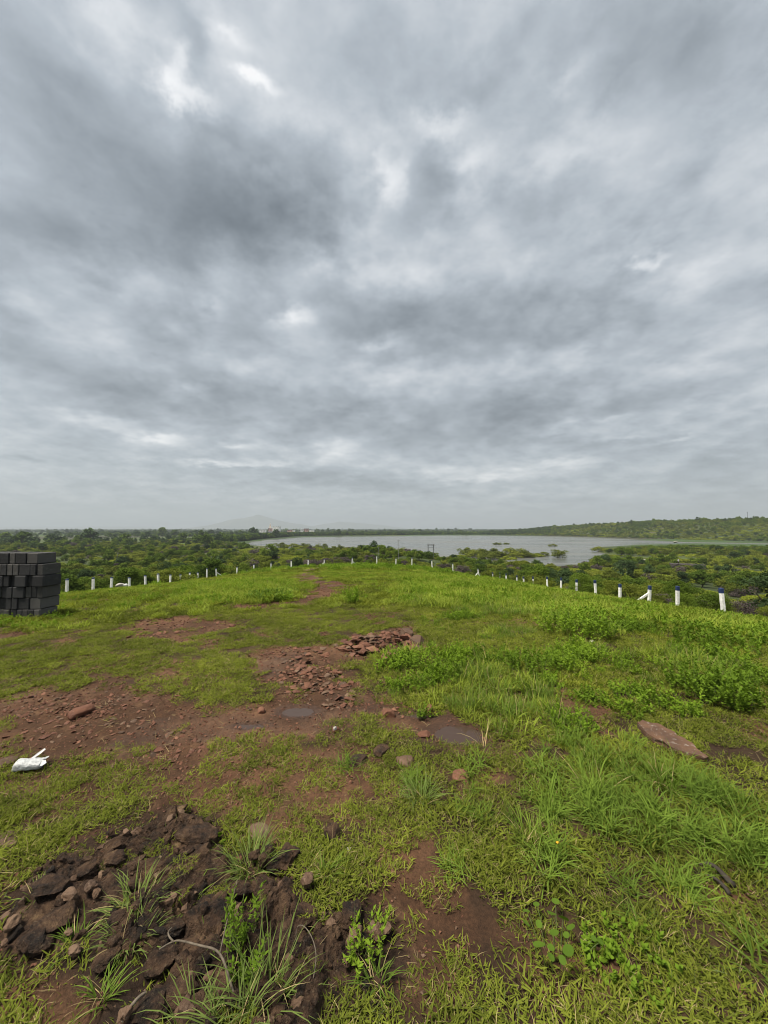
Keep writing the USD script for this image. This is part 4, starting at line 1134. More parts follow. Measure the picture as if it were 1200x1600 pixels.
# trees of the plain: hedgerows and groves
X_, Y_ = scatter(rng, 150000, 420, 5200, 50)
z = height(X_, Y_)
rows = np.maximum(np.exp(-((((X_ / 210 + 0.2 * np.sin(Y_ / 170)) % 1) - 0.5) / 0.06) ** 2), np.exp(-((((Y_ / 260) % 1) - 0.5) / 0.07) ** 2))
grove = smoothstep(0.48, 0.60, fbm(np.stack([X_ / 330, Y_ / 200, 0 * X_], -1), 3, 96))
rr_ = np.hypot(X_, Y_)
p_ = (0.36 * rows + 0.75 * grove + 0.06) * np.interp(rr_, [420, 900, 2000, 5200], [1.0, 1.0, 0.45, 0.22])
hill_ = (z > EYE - 11.5)
onlake = lake_distance(X_, Y_) < 12
village = (np.abs(600 + 600 * X_ / Y_ - 448) < 46) & (Y_ < 960) & (Y_ > 640)
k = (rng.uniform(0, 1, len(X_)) < p_ * np.where(village, 0.35, 1)) & ~hill_ & ~onlake & ~((X_ > 0.42 * Y_) & (Y_ < 1300)) & (z > WATER + 0.4)
x, y, z = X_[k], Y_[k], z[k]
kind = np.where(rng.uniform(0, 1, len(x)) < 0.5, 'dark_tree', np.where(rng.uniform(0, 1, len(x)) < 0.5, 'small_tree', 'green_bush'))
mass('/World/plain_trees', x, y, z, rng.lognormal(0.4, 0.35, len(x)) * np.interp(np.hypot(x, y), [420, 5000], [1, 1.25]), kind, 'trees and hedgerows of the plain fading into the haze', 0.75, 300)
print('plain', len(x))
# woods along the far shore of the lake and behind the village
u_ = rng.uniform(0, 1, 5200)
pl = np.array([lakept(*p) for p in [(330,851),(383,846.5),(400,844),(430,841),(470,838.2),(560,837.2),(650,836.3),(720,835.9),(800,836.2),(860,837.2)]])
seg = np.concatenate([[0], np.cumsum(np.hypot(*np.diff(pl, axis=0).T))]); 
x = np.interp(u_ * seg[-1], seg, pl[:, 0]); y = np.interp(u_ * seg[-1], seg, pl[:, 1])
rad = np.hypot(x, y); off = 8 + 190 * rng.uniform(0, 1, len(x)) ** 1.5
x = x + x / rad * off; y = y + y / rad * off
z = height(x, y); k = z > WATER + 0.2
x, y, z = x[k], y[k], z[k]
kind = np.where(rng.uniform(0, 1, len(x)) < 0.55, 'dark_tree', np.where(rng.uniform(0, 1, len(x)) < 0.5, 'small_tree', 'green_bush'))
mass('/World/shore_wood', x, y, z, rng.uniform(0.8, 2.2, len(x)), kind, 'band of trees along the far shore of the lake', 0.6, 420)

# ------------------------------------------------------------------ fence posts
order = {'right': 0, 'left': 0, 'far': 0}
prng2 = np.random.default_rng(5)
def fence_post(row, x, y, drop):
    z = surface(x, y)
    k = order.get(row, 0)
    strut = None
    if row == 'right':
        lab = f'white concrete fence post with dark blue top, {NTH[k]} from the viewer in the right row'
        if k == 2:
            strut = (-0.75, 0.5); lab = 'white blue-topped fence post with a slanting brace on its left, in the right row'
    elif row == 'left':
        lab = f'white concrete fence post with dark top, {NTH[k]} from the block stack in the left row'
        if k == 11:
            strut = (1.0, 0.2); lab = 'white corner post with a slanting brace at the end of the left row'
    elif row == 'far':
        lab = f'white concrete fence post, {NTH[k].replace("nearest", "leftmost")}{"" if k == 0 else " from the left"} in the far row'
        if k == 5:
            strut = (-1.0, 0.1); lab = 'white post with a brace on its left beside the gate gap in the far row'
        if k == 6:
            strut = (1.0, 0.1); lab = 'white post with a brace on its right beside the gate gap in the far row'
    else:
        lab = 'leaning white corner post with a brace where the far row meets the right row'
        strut = (-1.1, -0.2)
    if row in order:
        order[row] += 1
    lean = prng2.normal(0, 2.0, 2) if row != 'corner right' else np.array([0.0, -9.0])
    grp = {'right': 'fence posts along the right side', 'left': 'fence posts along the left side', 'far': 'fence posts along the far side'}.get(row, 'fence posts along the far side')
    t = thing('fence_post', lab, 'fence post', (x, y, z - 0.1), prng2.normal(0, 0.12), None, grp, None, None, lean)
    h = (1.28 if row == 'right' else 1.32) + prng2.normal(0, 0.03)
    cap = 0.22 if row == 'right' else 0.10
    w = 0.128 if row == 'right' else 0.145
    part(t, 'shaft', xf(cbox(w, w, h - cap + 0.02, 0.012), (0, 0, (h - cap + 0.02) / 2 + 0.05)), 'post_white')
    part(t, 'painted_top', xf(cbox(w + 0.006, w + 0.006, cap, 0.014), (0, 0, h - cap / 2 + 0.05)), 'post_blue')
    if strut:
        a, b = np.array([strut[0], strut[1], 0.02]), np.array([0, 0, 0.92])
        d = b - a; L = np.linalg.norm(d)
        m = cbox(0.10, 0.10, L, 0.01)
        R = trimesh.geometry.align_vectors([0, 0, 1], d / L)[:3, :3]
        part(t, 'brace', (np.asarray(m[0]) @ R.T + (a + b) / 2, m[1]), 'post_white')
for row, x, y, drop in posts:
    fence_post(row, x, y, drop)

# ------------------------------------------------------------------ stack of concrete blocks at the left
t = thing('block_stack', 'stack of dark grey solid concrete blocks, six courses high, at the left edge', 'block stack', (-6.14, 6.88, surface(-6.14, 6.88) - 0.06), 0.0)
krng = np.random.default_rng(15)
for c in range(6):
    x = [0.05, 0.045, 0.075, 0.085, 0.07, -0.05][c] + krng.normal(0, 0.01)
    z = 0.01 + c * 0.201
    back = krng.normal(0, 0.012)
    pattern = [[1, 1, 1, 1, 1, 1, 1, 4, 1, 1], [2, 2, 1, 1, 2, 1, 1, 2, 4], [1, 1, 1, 2, 1, 1, 2, 1, 1, 4], [2, 1, 2, 1, 1, 2, 1, 1, 1, 4], [1, 1, 2, 1, 1, 1, 1, 2, 4], [2, 1, 1, 1, 2, 1, 1, 2, 4]][c]
    for w in pattern:
        if w == 4:                     # four stretchers, one behind another
            for q_ in range(4):
                m = xf(cbox(0.392, 0.095, 0.194, 0.006), (x - 0.2 + krng.normal(0, 0.004), 0.05 + q_ * 0.102 + back + krng.normal(0, 0.006) + (0.03 if q_ == 0 and krng.uniform() < 0.2 else 0), z + 0.1), krng.normal(0, 0.015))
                part(t, 'block', m, 'block_weathered' if krng.uniform() < 0.42 else 'block_concrete')
            x -= 0.402
        elif w == 2:                   # a thick block on its end
            m = xf(cbox(0.194, 0.392, 0.194 - abs(krng.normal(0, 0.004)), 0.008), (x - 0.1, 0.2 + back + krng.normal(0, 0.016), z + 0.1), krng.normal(0, 0.02))
            part(t, 'block', m, 'block_weathered' if krng.uniform() < 0.425 else 'block_concrete')
            x -= 0.203 + abs(krng.normal(0, 0.006))
        else:                          # a header, its end to the front
            m = xf(cbox(0.096, 0.392, 0.194 - abs(krng.normal(0, 0.003)), 0.006), (x - 0.05, 0.2 + back + krng.normal(0, 0.014), z + 0.1), krng.normal(0, 0.02))
            part(t, 'block', m, 'block_weathered' if krng.uniform() < 0.42 else 'block_concrete')
            x -= 0.102 + abs(krng.normal(0, 0.004))

# ------------------------------------------------------------------ stones
strng = np.random.default_rng(33)
def heap(name, label, polys, count, size, mats, flat=(0.3, 0.6), lift=0.0):
    t = thing(name, label, 'stones', (0, 0, 0))
    pts = []
    for poly, share in polys:
        w = Polygon([hit(*p) for p in poly]).buffer(0)
        x0, y0, x1, y1 = w.bounds
        k = 0
        while k < int(count * share):
            x, y = strng.uniform(x0, x1), strng.uniform(y0, y1)
            if shapely.contains_xy(w, x, y):
                edge = w.exterior.distance(shapely.Point(x, y))
                pts.append((x, y, edge)); k += 1
    for x, y, edge in pts:
        s = size[0] * 0.7 + (size[1] * 1.25 - size[0] * 0.7) * strng.beta(1.1, 2.4)
        up = lift * min(edge / 0.25, 1) * strng.uniform(0, 1)
        m = xf(shard(strng, strng.uniform(*flat), 14), (x, y, surface(x, y) + s * 0.035 + up), strng.uniform(0, 6.28), s, strng.normal(0, 0.25), strng.normal(0, 0.25))
        part(t, 'stone', m, mats[strng.integers(0, len(mats))])
    return t
heap('rubble_heap', 'low heap of reddish broken rock slabs in the grass at mid distance', [([(520,1008),(560,992),(600,988),(655,995),(655,1016),(600,1022),(560,1030),(530,1022)], 1.0)], 130, (0.08, 0.24), ['red_stone', 'red_stone', 'red_stone', 'brown_stone'], (0.18, 0.42), 0.08)
heap('stone_spread', 'spread of flat reddish broken stones below the rubble heap', [([(425,1050),(470,1035),(520,1040),(550,1060),(560,1098),(520,1105),(470,1085),(435,1075)], 0.72), ([(410,1022),(460,1005),(510,1012),(520,1035),(450,1042)], 0.28)], 270, (0.04, 0.13), ['red_stone', 'red_stone', 'red_stone', 'brown_stone'], (0.16, 0.36), 0.02)
heap('puddle_stones', 'row of reddish stones along the upper edge of the muddy puddle', [([(592,1092),(640,1096),(690,1096),(690,1106),(620,1112)], 1.0)], 12, (0.04, 0.09), ['red_stone'], (0.5, 0.8))
heap('mud_stones', 'loose flat red-brown stones on the bare mud at the left', [([(0,1085),(70,1080),(170,1074),(250,1098),(240,1150),(120,1160),(0,1165)], 0.8), ([(260,1130),(330,1145),(300,1190),(220,1180)], 0.2)], 220, (0.03, 0.08), ['red_stone', 'red_stone', 'brown_stone'], (0.15, 0.35))
heap('track_stones', 'scattered red stones on the bare strip beyond the mud', [([(170,985),(250,968),(360,966),(370,978),(300,990),(200,998)], 1.0)], 60, (0.05, 0.13), ['red_stone'], (0.3, 0.55))

def rock(rng, flat=0.7, cuts=9, sub=3, rough=0.10):
    """a weathered stone: planes knocked off a ball, then pitted"""
    s = trimesh.creation.icosphere(subdivisions=sub)
    v = np.array(s.vertices)
    for _ in range(cuts):
        d = rng.normal(0, 1, 3); d /= np.linalg.norm(d)
        lim = rng.uniform(0.55, 0.85)
        over = np.maximum(v @ d - lim, 0)
        v = v - over[:, None] * d
    nrm = v / np.linalg.norm(v, axis=1, keepdims=True)
    v = v + nrm * ((fbm(v * 2.2 + rng.uniform(0, 50), 4, 3) - 0.5) * rough * 2)[:, None]
    return v * [0.5, 0.5, 0.5 * flat], np.array(s.faces)
STONES = [
 # px, py (foot), width in pixels, flatness, height ratio, material, label
 (636,990,24,0.7,'brown_stone','rounded brown boulder on top of the right end of the rubble heap'),
 (610,1028,24,0.6,'red_stone','reddish slab at the lower right end of the rubble heap'),
 (128,1114,30,0.6,'red_stone','lone reddish brown stone standing on the bare mud at left'),
 (606,1114,22,0.85,'red_stone','angular reddish stone at the left end of the muddy puddle'),
 (671,1107,13,1.0,'red_stone','small pinkish upright stone on the grass edge above the puddle'),
 (664,1148,20,0.5,'red_stone','flat orange-red stone at the left edge of the muddy puddle'),
 (720,1208,28,0.36,'red_stone','brick-like red stone lying in turf below the puddle'),
 (404,1300,30,0.4,'brown_stone','rounded brown stone in turf at the upper end of the dark rocks'),
 (521,1306,26,0.9,'dark_rock','small dark brown stone in the turf right of the long grass tuft'),
 (1160,1550,26,0.3,'red_stone','reddish stone half sunk in the turf at lower right'),
 (12,1312,28,0.25,'brown_stone','flat brownish stone in the turf at the left edge'),
 (4,1328,26,0.25,'brown_stone','greenish brown stone at the left edge below another flat stone'),
 (633,1186,26,0.5,'brown_stone','ochre stone in the turf below the puddle'),
 (596,1170,24,0.5,'dark_rock','black wet stone in the dark muddy hollow'),
 (560,1185,30,0.4,'dark_rock','low black stone at the left of the dark muddy hollow'),
 (408,1106,13,0.8,'red_stone','small reddish stone between the tyre track and the grey puddle'),
 (925,1004,9,0.5,'pale_stone','small pale stone in the grass below the leafy bush'),
 (1020,970,30,0.3,'red_stone','flat pinkish stone in the weeds near the right fence'),
 (545,1332,10,0.8,'pale_stone','small pale pebble in the turf right of the dark rocks'),
 (652,1005,24,0.7,'brown_stone','brown boulder at the right end of the rubble heap beside the tall weeds'),
 (1098,1362,34,0.35,'dark_rock','dark wet stone in the bare patch at the right edge'),
 (8,1196,26,0.35,'brown_stone','flat brown stone on the mud above the white packet'),
]
for px, py, wpx, flat, mt, lab in STONES:
    x, y = hit(px, py)
    s = wpx / 600 * y * 1.15
    big = s > 0.12
    m = rock(strng, flat, 10, 3 if big else 2)
    st = thing('stone', lab, 'stone', (x, y, surface(x, y) + s * flat * 0.10), strng.uniform(0, 6.28))
    part(st, 'body', (m[0] * s * [1.1, 0.9, 1], m[1]), mt, smooth=35)
# a stone split: one white face, one brown
x, y = hit(524, 1142)
st = thing('stone', 'small two-toned stone with a white face on the bare mud', 'stone', (x, y, surface(x, y) + 0.01), 0.4)
m = rock(strng, 0.9, 10, 2)
part(st, 'body', (m[0] * 0.07, m[1]), 'red_stone', smooth=35)
part(st, 'white_face', xf((m[0] * [0.034, 0.03, 0.05], m[1]), (-0.008, -0.012, 0.02)), 'pale_stone', smooth=35)

# slab in the grass at the right
a, b = at(1005, 1140), at(1100, 1188)
d = b - a; L = math.hypot(d[0], d[1]) * 1.12
sl = trimesh.creation.box([L, 0.17, 0.05])
for _ in range(4):
    sl = sl.subdivide()
v = np.array(sl.vertices)
u_ = v[:, 0] / L
v[:, 1] *= 1.0 - 0.75 * smoothstep(0.15, 0.5, np.abs(u_ + 0.05)) + 0.5 * (fbm(np.column_stack([u_ * 5, 0 * u_, 0 * u_]), 3, 2) - 0.5)
v += (np.stack([fbm(v * 9, 4, 3), fbm(v * 9, 4, 4), fbm(v * 14, 4, 5)], 1) - 0.5) * [0.07, 0.08, 0.035]
sl_t = thing('stone_slab', 'long flat pinkish brown rock slab lying in the long grass at right', 'rock', ((a + b) / 2 + [0, 0, 0.028]), math.atan2(d[1], d[0]), tilt=(8, 3))
part(sl_t, 'slab', (v, np.array(sl.faces)), 'slab_stone', smooth=40)

# ------------------------------------------------------------------ dark rock outcrop at the viewer's feet
orng = np.random.default_rng(61)
x0, y0, x1, y1 = rk.bounds
step = 0.0065
ox, oy = np.meshgrid(np.arange(x0 - 0.03, x1 + 0.03, step), np.arange(max(y0, 0.8) - 0.03, y1 + 0.03, step))
sh = ox.shape
oxx, oyy = ox.ravel(), oy.ravel()
pp = np.stack([oxx, oyy, 0 * oxx], -1)
ins = shapely.contains_xy(rk, oxx, oyy)
dist = shapely.distance(rk.exterior, shapely.points(oxx, oyy)) * np.where(ins, 1, -1)
# broken blocks: cells with their own height and tilt
w1 = (fbm(pp * 9, 3, 71) - 0.5) * 0.09
w2 = (fbm(pp * 9 + 40, 3, 72) - 0.5) * 0.09
h = np.zeros(len(oxx))
for cells, amp, gap in ((60, 0.045, 0.022), (300, 0.034, 0.010), (1300, 0.018, 0.005)):
    seeds = np.column_stack([orng.uniform(x0, x1, cells), orng.uniform(y0, y1, cells)])
    from scipy.spatial import cKDTree
    dd, ii = cKDTree(seeds).query(np.column_stack([oxx + w1, (oyy + w2) * 1.25 - 0.25 * oyy]), k=2)
    hh, tx, ty = orng.uniform(0.15, 1, cells), orng.normal(0, 0.25, cells), orng.normal(0.08, 0.25, cells)
    i0 = ii[:, 0]
    rel = np.column_stack([oxx, oyy]) - seeds[i0]
    crack = smoothstep(0.0, gap, dd[:, 1] - dd[:, 0])
    h += (amp * hh[i0] + np.clip(rel[:, 0] * tx[i0] + rel[:, 1] * ty[i0], -amp, amp)) * (0.25 + 0.75 * crack)
h *= 1.2
h += 0.022 * (fbm(pp * 20, 4, 73) - 0.5) + 0.034 * np.abs(fbm(pp * 48, 3, 74) - 0.5) + 0.012 * (noise(pp * 120, 79) - 0.5)
h = np.where(h > 0.06, 0.06 + (h - 0.06) * 0.35, h)
edge_n = (fbm(pp * 6, 3, 75) - 0.5) * 0.16
patch = smoothstep(0.40, 0.55, fbm(pp * 3.2, 3, 76))
zz = surface(oxx, oyy) + h * smoothstep(-0.01, 0.09, dist + edge_n) * (0.35 + 0.65 * patch) - 0.035 * smoothstep(0.06, -0.03, dist + edge_n) - 0.012
nx_ = sh[1]
i_, j_ = np.meshgrid(np.arange(sh[0] - 1), np.arange(sh[1] - 1), indexing='ij')
qd = np.stack([i_ * nx_ + j_, i_ * nx_ + j_ + 1, (i_ + 1) * nx_ + j_ + 1, (i_ + 1) * nx_ + j_], -1).reshape(-1, 4)
keepq = (dist[qd] > -0.05).all(1)
qd = qd[keepq]
used, inv = np.unique(qd, return_inverse=True)
qd = inv.reshape(-1, 4)
oc = thing('rock_outcrop', 'broken dark brown and black rock outcrop with earth at the lower left', 'rock', (0, 0, 0))
part(oc, 'bedrock', (np.column_stack([oxx, oyy, zz])[used], qd), 'dark_rock', smooth=16)
LUMPS = [(305,1312,64,0.5),(285,1345,50,0.5),(250,1355,34,0.5),(75,1395,56,0.45),(95,1440,60,0.5),(60,1470,60,0.5),(180,1345,30,0.5),(215,1352,26,0.5),(135,1362,32,0.4),(375,1395,40,0.8),(408,1392,36,0.7),(320,1420,50,0.45),
         (270,1455,46,0.5),(310,1490,66,0.5),(255,1500,50,0.5),(335,1415,34,0.5),(220,1400,40,0.4),(450,1345,36,0.5),(430,1355,28,0.6),(475,1440,42,0.4),(450,1470,52,0.35),(500,1490,44,0.4),(550,1440,40,0.4),(560,1480,36,0.4),(270,1560,60,0.4),(230,1590,60,0.35),(310,1580,50,0.4),(170,1500,40,0.4),(210,1470,40,0.4)]
for px, py, wpx, flat in LUMPS:
    x, y = hit(px, py)
    s = wpx / 600 * y * 1.1
    m = rock(orng, flat * orng.uniform(0.7, 1.1), 12, 4, 0.30)
    part(oc, 'rock', xf((m[0] * s * [1.0, 0.85, 0.9], m[1]), (x, y, surface(x, y) + 0.024 + s * flat * 0.06), orng.uniform(0, 6.28), 1.0, orng.normal(0, 0.15), orng.normal(0, 0.15)), 'dark_rock', smooth=38)
for _ in range(70):
    while True:
        x, y = orng.uniform(x0, x1), orng.uniform(y0, y1)
        if shapely.contains_xy(rk, x, y):
            break
    s = orng.uniform(0.025, 0.075)
    m = rock(orng, orng.uniform(0.5, 0.9), 12, 3, 0.3)
    part(oc, 'rock', xf((m[0] * s, m[1]), (x, y, surface(x, y) + 0.03 + s * 0.1), orng.uniform(0, 6.28), 1.0, orng.normal(0, 0.3), orng.normal(0, 0.3)), 'dark_rock' if orng.uniform() < 0.7 else 'brown_stone', smooth=38)
from scipy.interpolate import RegularGridInterpolator
rock_top = RegularGridInterpolator((oy[:, 0], ox[0]), zz.reshape(sh), bounds_error=False, fill_value=None)
gx_r, gy_r = orng.uniform(x0, x1, 900), orng.uniform(max(y0, 0.8), y1, 900)
k_ = shapely.contains_xy(rk, gx_r, gy_r) & (fbm(np.stack([gx_r * 5, gy_r * 5, 0 * gx_r], -1), 3, 78) > 0.50)
gx_r, gy_r = gx_r[k_][:36], gy_r[k_][:36]
instancer('/World/outcrop_grass', turf_protos, np.column_stack([gx_r, gy_r, rock_top(np.column_stack([gy_r, gx_r])) + 0.004]), orng.uniform(0, 6.28, len(gx_r)), orng.normal(0, 0.25, (len(gx_r), 2)), orng.uniform(0.25, 0.6, len(gx_r)), orng.integers(0, 10, len(gx_r)),
          'small tufts of turf growing in the cracks of the dark rock outcrop')
for _ in range(170):
    while True:
        x, y = orng.uniform(x0, x1), orng.uniform(y0, y1)
        if shapely.contains_xy(rk, x, y):
            break
    s = 0.022 + 0.075 * orng.beta(1.2, 2.5)
    zr = float(rock_top([[y, x]])[0])
    part(oc, 'rock', xf(shard(orng, orng.uniform(0.4, 0.8), 16), (x, y, zr + s * 0.06), orng.uniform(0, 6.28), s, orng.normal(0, 0.35), orng.normal(0, 0.35)), 'dark_rock' if orng.uniform() < 0.72 else 'brown_stone')
heap('outcrop_shards', 'small ochre and brown stone chips lying among the dark rocks', [([(130,1345),(220,1300),(262,1320),(215,1365),(150,1375)], 0.45), ([(220,1560),(300,1540),(330,1590),(230,1600)], 0.15), ([(100,1440),(260,1420),(250,1500),(130,1480)], 0.2), ([(350,1400),(520,1420),(540,1490),(380,1480)], 0.2)], 290, (0.012, 0.05), ['brown_stone', 'dark_rock', 'dark_rock'], (0.4, 0.7))

# ------------------------------------------------------------------ twigs, packet, wood
def px_path(pts, lift):
    return np.array([np.append(hit(a, b), 0) + [0, 0, surface(*hit(a, b)) + l] for (a, b), l in zip(pts, np.broadcast_to(lift, len(pts)))])
def smooth_path(p, n=16):
    t = np.linspace(0, len(p) - 1, n)
    from scipy.interpolate import CubicSpline
    return CubicSpline(np.arange(len(p)), p)(t)
tw = thing('twig', 'bent pale grey dead twig lying across the dark rocks', 'twig', (0, 0, 0))
p = smooth_path(px_path([(248,1506),(272,1499),(290,1508),(318,1518),(343,1530),(360,1556),(381,1578)], [0.07, 0.09, 0.10, 0.11, 0.10, 0.06, 0.01]), 22)
part(tw, 'branch', tube(p, np.linspace(0.0028, 0.0042, 22), 7), 'pale_bark', smooth=True)
p = smooth_path(px_path([(343,1530),(352,1500),(362,1465),(370,1440)], [0.10, 0.13, 0.16, 0.18]), 12)
part(tw, 'side_shoot', tube(p, np.linspace(0.0026, 0.0014, 12), 6), 'pale_bark', smooth=True)
p = smooth_path(px_path([(270,1499),(262,1492),(268,1486)], [0.09, 0.10, 0.11]), 6)
part(tw, 'side_shoot', tube(p, np.linspace(0.0035, 0.002, 6), 6), 'pale_bark', smooth=True)
st = thing('dry_stem', 'thin arched dry stem over the black rock right of the twig', 'stem', (0, 0, 0))
part(st, 'stem', tube(smooth_path(px_path([(470,1505),(464,1478),(480,1492),(493,1520),(490,1545),(480,1572)], [0.02, 0.09, 0.11, 0.09, 0.06, 0.0]), 20), 0.0018, 5), 'pale_bark', smooth=True)
st = thing('dead_branch', 'pale broken branch stub at the bottom edge in the dark rocks', 'branch', (0, 0, 0))
part(st, 'branch', tube(smooth_path(px_path([(190,1612),(210,1588),(228,1574)], [0.03, 0.05, 0.06]), 8), np.linspace(0.007, 0.004, 8), 7), 'pale_bark', smooth=True)
wd = thing('weathered_root', 'grey weathered root with dark streaks in the bare patch at right', 'root', (0, 0, 0))
part(wd, 'root', tube(smooth_path(px_path([(1093,1356),(1115,1362),(1132,1376),(1146,1384)], [0.02, 0.035, 0.03, 0.01]), 12), np.linspace(0.006, 0.014, 12), 7), 'wood_grey', smooth=True)
part(wd, 'root', tube(smooth_path(px_path([(1100,1368),(1122,1384),(1140,1398)], [0.01, 0.03, 0.01]), 10), np.linspace(0.004, 0.010, 10), 7), 'wood_grey', smooth=True)

c = at(46, 1203)
pk = thing('paper_packet', 'crumpled white torn packet lying on the turf at the left edge', 'litter', (c[0], c[1], c[2] + 0.012), 0.30, (0.92, 0.92, 0.78))
ns, nc = 26, 28
uu = np.linspace(0, 1, ns)
prof_w = np.interp(uu, [0, 0.03, 0.10, 0.3, 0.7, 1.0], [0.012, 0.028, 0.040, 0.045, 0.047, 0.046])
prof_h = np.interp(uu, [0, 0.03, 0.12, 0.3, 0.7, 1.0], [0.012, 0.026, 0.036, 0.036, 0.032, 0.026])
ring = []
for k in range(ns):
    ph = np.linspace(0, 2 * np.pi, nc, endpoint=False)
    cx, cz = np.sign(np.cos(ph)) * np.abs(np.cos(ph)) ** 0.6, np.sign(np.sin(ph)) * np.abs(np.sin(ph)) ** 0.75
    ring.append(np.column_stack([np.full(nc, -0.095 + 0.17 * uu[k]), cx * prof_w[k], cz * prof_h[k] + prof_h[k]]))
v = np.vstack(ring)
v += (np.stack([fbm(v * 28, 3, 1), fbm(v * 28, 3, 2), fbm(v * 34, 3, 3)], 1) - 0.5) * [0.008, 0.014, 0.020]
crease = np.abs(((v[:, 0] * 21 + v[:, 1] * 34) % 1) - 0.5)
v[:, 2] -= 0.003 * smoothstep(0.15, 0.0, crease)
f = []
for k in range(ns - 1):
    for q_ in range(nc):
        a_, b_ = k * nc + q_, k * nc + (q_ + 1) % nc
        f += [(a_, b_, b_ + nc), (a_, b_ + nc, a_ + nc)]
f += [(q_, 0, (q_ + 1) % nc) for q_ in range(1, nc - 1)]
part(pk, 'body', (v, np.array(f)), 'packet_paper', smooth=30)
def flap(pts, th=0.0012):
    poly = np.array(pts, float)
    n_ = np.cross(poly[1] - poly[0], poly[2] - poly[0]); n_ /= np.linalg.norm(n_)
    v = np.vstack([poly + n_ * th, poly - n_ * th]); m = len(poly)
    f = [(0, k, k + 1) for k in range(1, m - 1)] + [(m, m + k + 1, m + k) for k in range(1, m - 1)]
    for k in range(m):
        f += [(k, m + k, m + (k + 1) % m), (k, m + (k + 1) % m, (k + 1) % m)]
    return v, np.array(f)
part(pk, 'flap', flap([(0.060, 0.046, 0.040), (0.090, 0.050, 0.048), (0.100, 0.034, 0.050), (0.090, 0.012, 0.050), (0.060, 0.0, 0.050)]), 'packet_paper')
part(pk, 'flap', flap([(0.066, -0.002, 0.052), (0.098, -0.008, 0.050), (0.115, -0.036, 0.042), (0.096, -0.048, 0.030), (0.066, -0.046, 0.026)]), 'packet_paper')
part(pk, 'torn_strip', flap([(-0.018, 0.046, 0.050), (0.016, 0.066, 0.080), (0.048, 0.084, 0.100), (0.062, 0.070, 0.098), (0.040, 0.046, 0.078), (0.018, 0.026, 0.066)]), 'packet_paper')
part(pk, 'open_end', xf(flap([(0.0, 0.040, 0.012), (0.0, 0.040, 0.045), (0.0, -0.040, 0.045), (0.0, -0.040, 0.012)]), (0.066, 0, 0)), 'packet_inside')

# ------------------------------------------------------------------ single plants in the foreground
vrng = np.random.default_rng(88)
def tussock(px, py, r, length, label, matn='tussock_blades', n=130, lean=0.5, curl=0.9, dry=12):
    x, y = hit(px, py)
    t = thing('grass_tussock', label, 'grass tuft', (x, y, surface(x, y)))
    part(t, 'blades', blades(vrng, n, r, length, (0.0025, 0.0048), lean, curl, 4, up=0.7), matn)
    if dry:
        part(t, 'dry_blades', blades(vrng, dry, r, length, (0.0015, 0.003), lean + 0.3, curl, 4), 'straw')
tussock(392, 1352, 0.06, (0.10, 0.24), 'long bluish green grass tuft above the dark rocks, beside a rounded brown stone', n=120)
tussock(212, 1415, 0.06, (0.07, 0.19), 'greyish green grass tuft with dry blades among the dark rocks at left', n=110, dry=50)
tussock(205, 1465, 0.055, (0.06, 0.16), 'smaller greyish green grass tuft just below the first among the rocks', n=140, dry=34)
tussock(415, 1555, 0.07, (0.12, 0.30), 'tall arching grass tuft over the right end of the twig', n=80)
tussock(365, 1600, 0.06, (0.10, 0.24), 'grass tuft at the bottom edge below the twig', n=70)
tussock(300, 1600, 0.05, (0.08, 0.18), 'sparse grass tuft at the bottom edge left of the twig', n=50)
for px_, py_, lab_ in ((120, 1470, 'small grass tuft at the lower edge of the left dark rock'), (330, 1470, 'small grass tuft in a crack above the twig'), (300, 1400, 'small tuft of thin blades in the middle of the dark rocks'), (470, 1560, 'tuft of green blades at the lower right of the dark rocks'),
                         (590, 1530, 'green tuft beside the upright weed right of the dark rocks'), (160, 1560, 'green tuft in the turf below the left dark rock'), (510, 1370, 'thin green tuft at the upper right edge of the dark rocks')):
    tussock(px_, py_, 0.035, (0.05, 0.13), lab_, 'green_blades', 45, 0.6, 0.9, 8)
tussock(925, 1230, 0.07, (0.14, 0.28), 'long green grass tuft in front of the rock slab', 'green_blades', 100)
tussock(1040, 1225, 0.07, (0.14, 0.26), 'arching grass tuft at the lower side of the rock slab', 'green_blades', 80)
tussock(830, 1315, 0.06, (0.10, 0.20), 'long grass tuft in the middle of the right foreground turf', 'green_blades', 70)
tussock(655, 1250, 0.06, (0.08, 0.2), 'pale green grass tuft below the brick-like red stone', n=120)
tussock(755, 1165, 0.03, (0.14, 0.26), 'few long dry stalks at the right end of the muddy puddle', 'straw', 9, 0.5, 0.4, 0)
tussock(60, 1400, 0.03, (0.05, 0.12), 'small bluish grass tuft on the left dark rock', n=40, dry=4)
tussock(262, 1315, 0.02, (0.10, 0.16), 'thin upright blades between the upper dark rock and the chips', n=14, dry=0)

def leafy_plant(name, px, py, label, n, radius, hgt, leaf, width, spread, per, matn='weed_leaves', category='plant', size=1.0):
    x, y = hit(px, py)
    t = thing(name, label, category, (x, y, surface(x, y)), 0, size)
    lv, st = sprigs(vrng, n, radius, hgt, leaf, width, spread, per)
    part(t, 'foliage', lv, matn); part(t, 'stems', st, 'weed_stem')
leafy_plant('leafy_bush', 903, 990, 'bright green leafy bush with a dark hollow, before the right fence', 150, 0.5, (0.18, 0.48), (0.03, 0.055), (0.016, 0.026), 0.5, 10, category='bush')
leafy_plant('leafy_bush', 1115, 1088, 'low bright green leafy bush in the grass near the right edge', 150, 0.34, (0.14, 0.34), (0.022, 0.045), (0.012, 0.022), 0.5, 11, category='bush')
leafy_plant('leafy_bush', 1140, 1010, 'wide green leafy bush close to the right edge below the fence', 110, 0.7, (0.1, 0.3), (0.03, 0.055), (0.016, 0.028), 0.5, 10, category='bush')
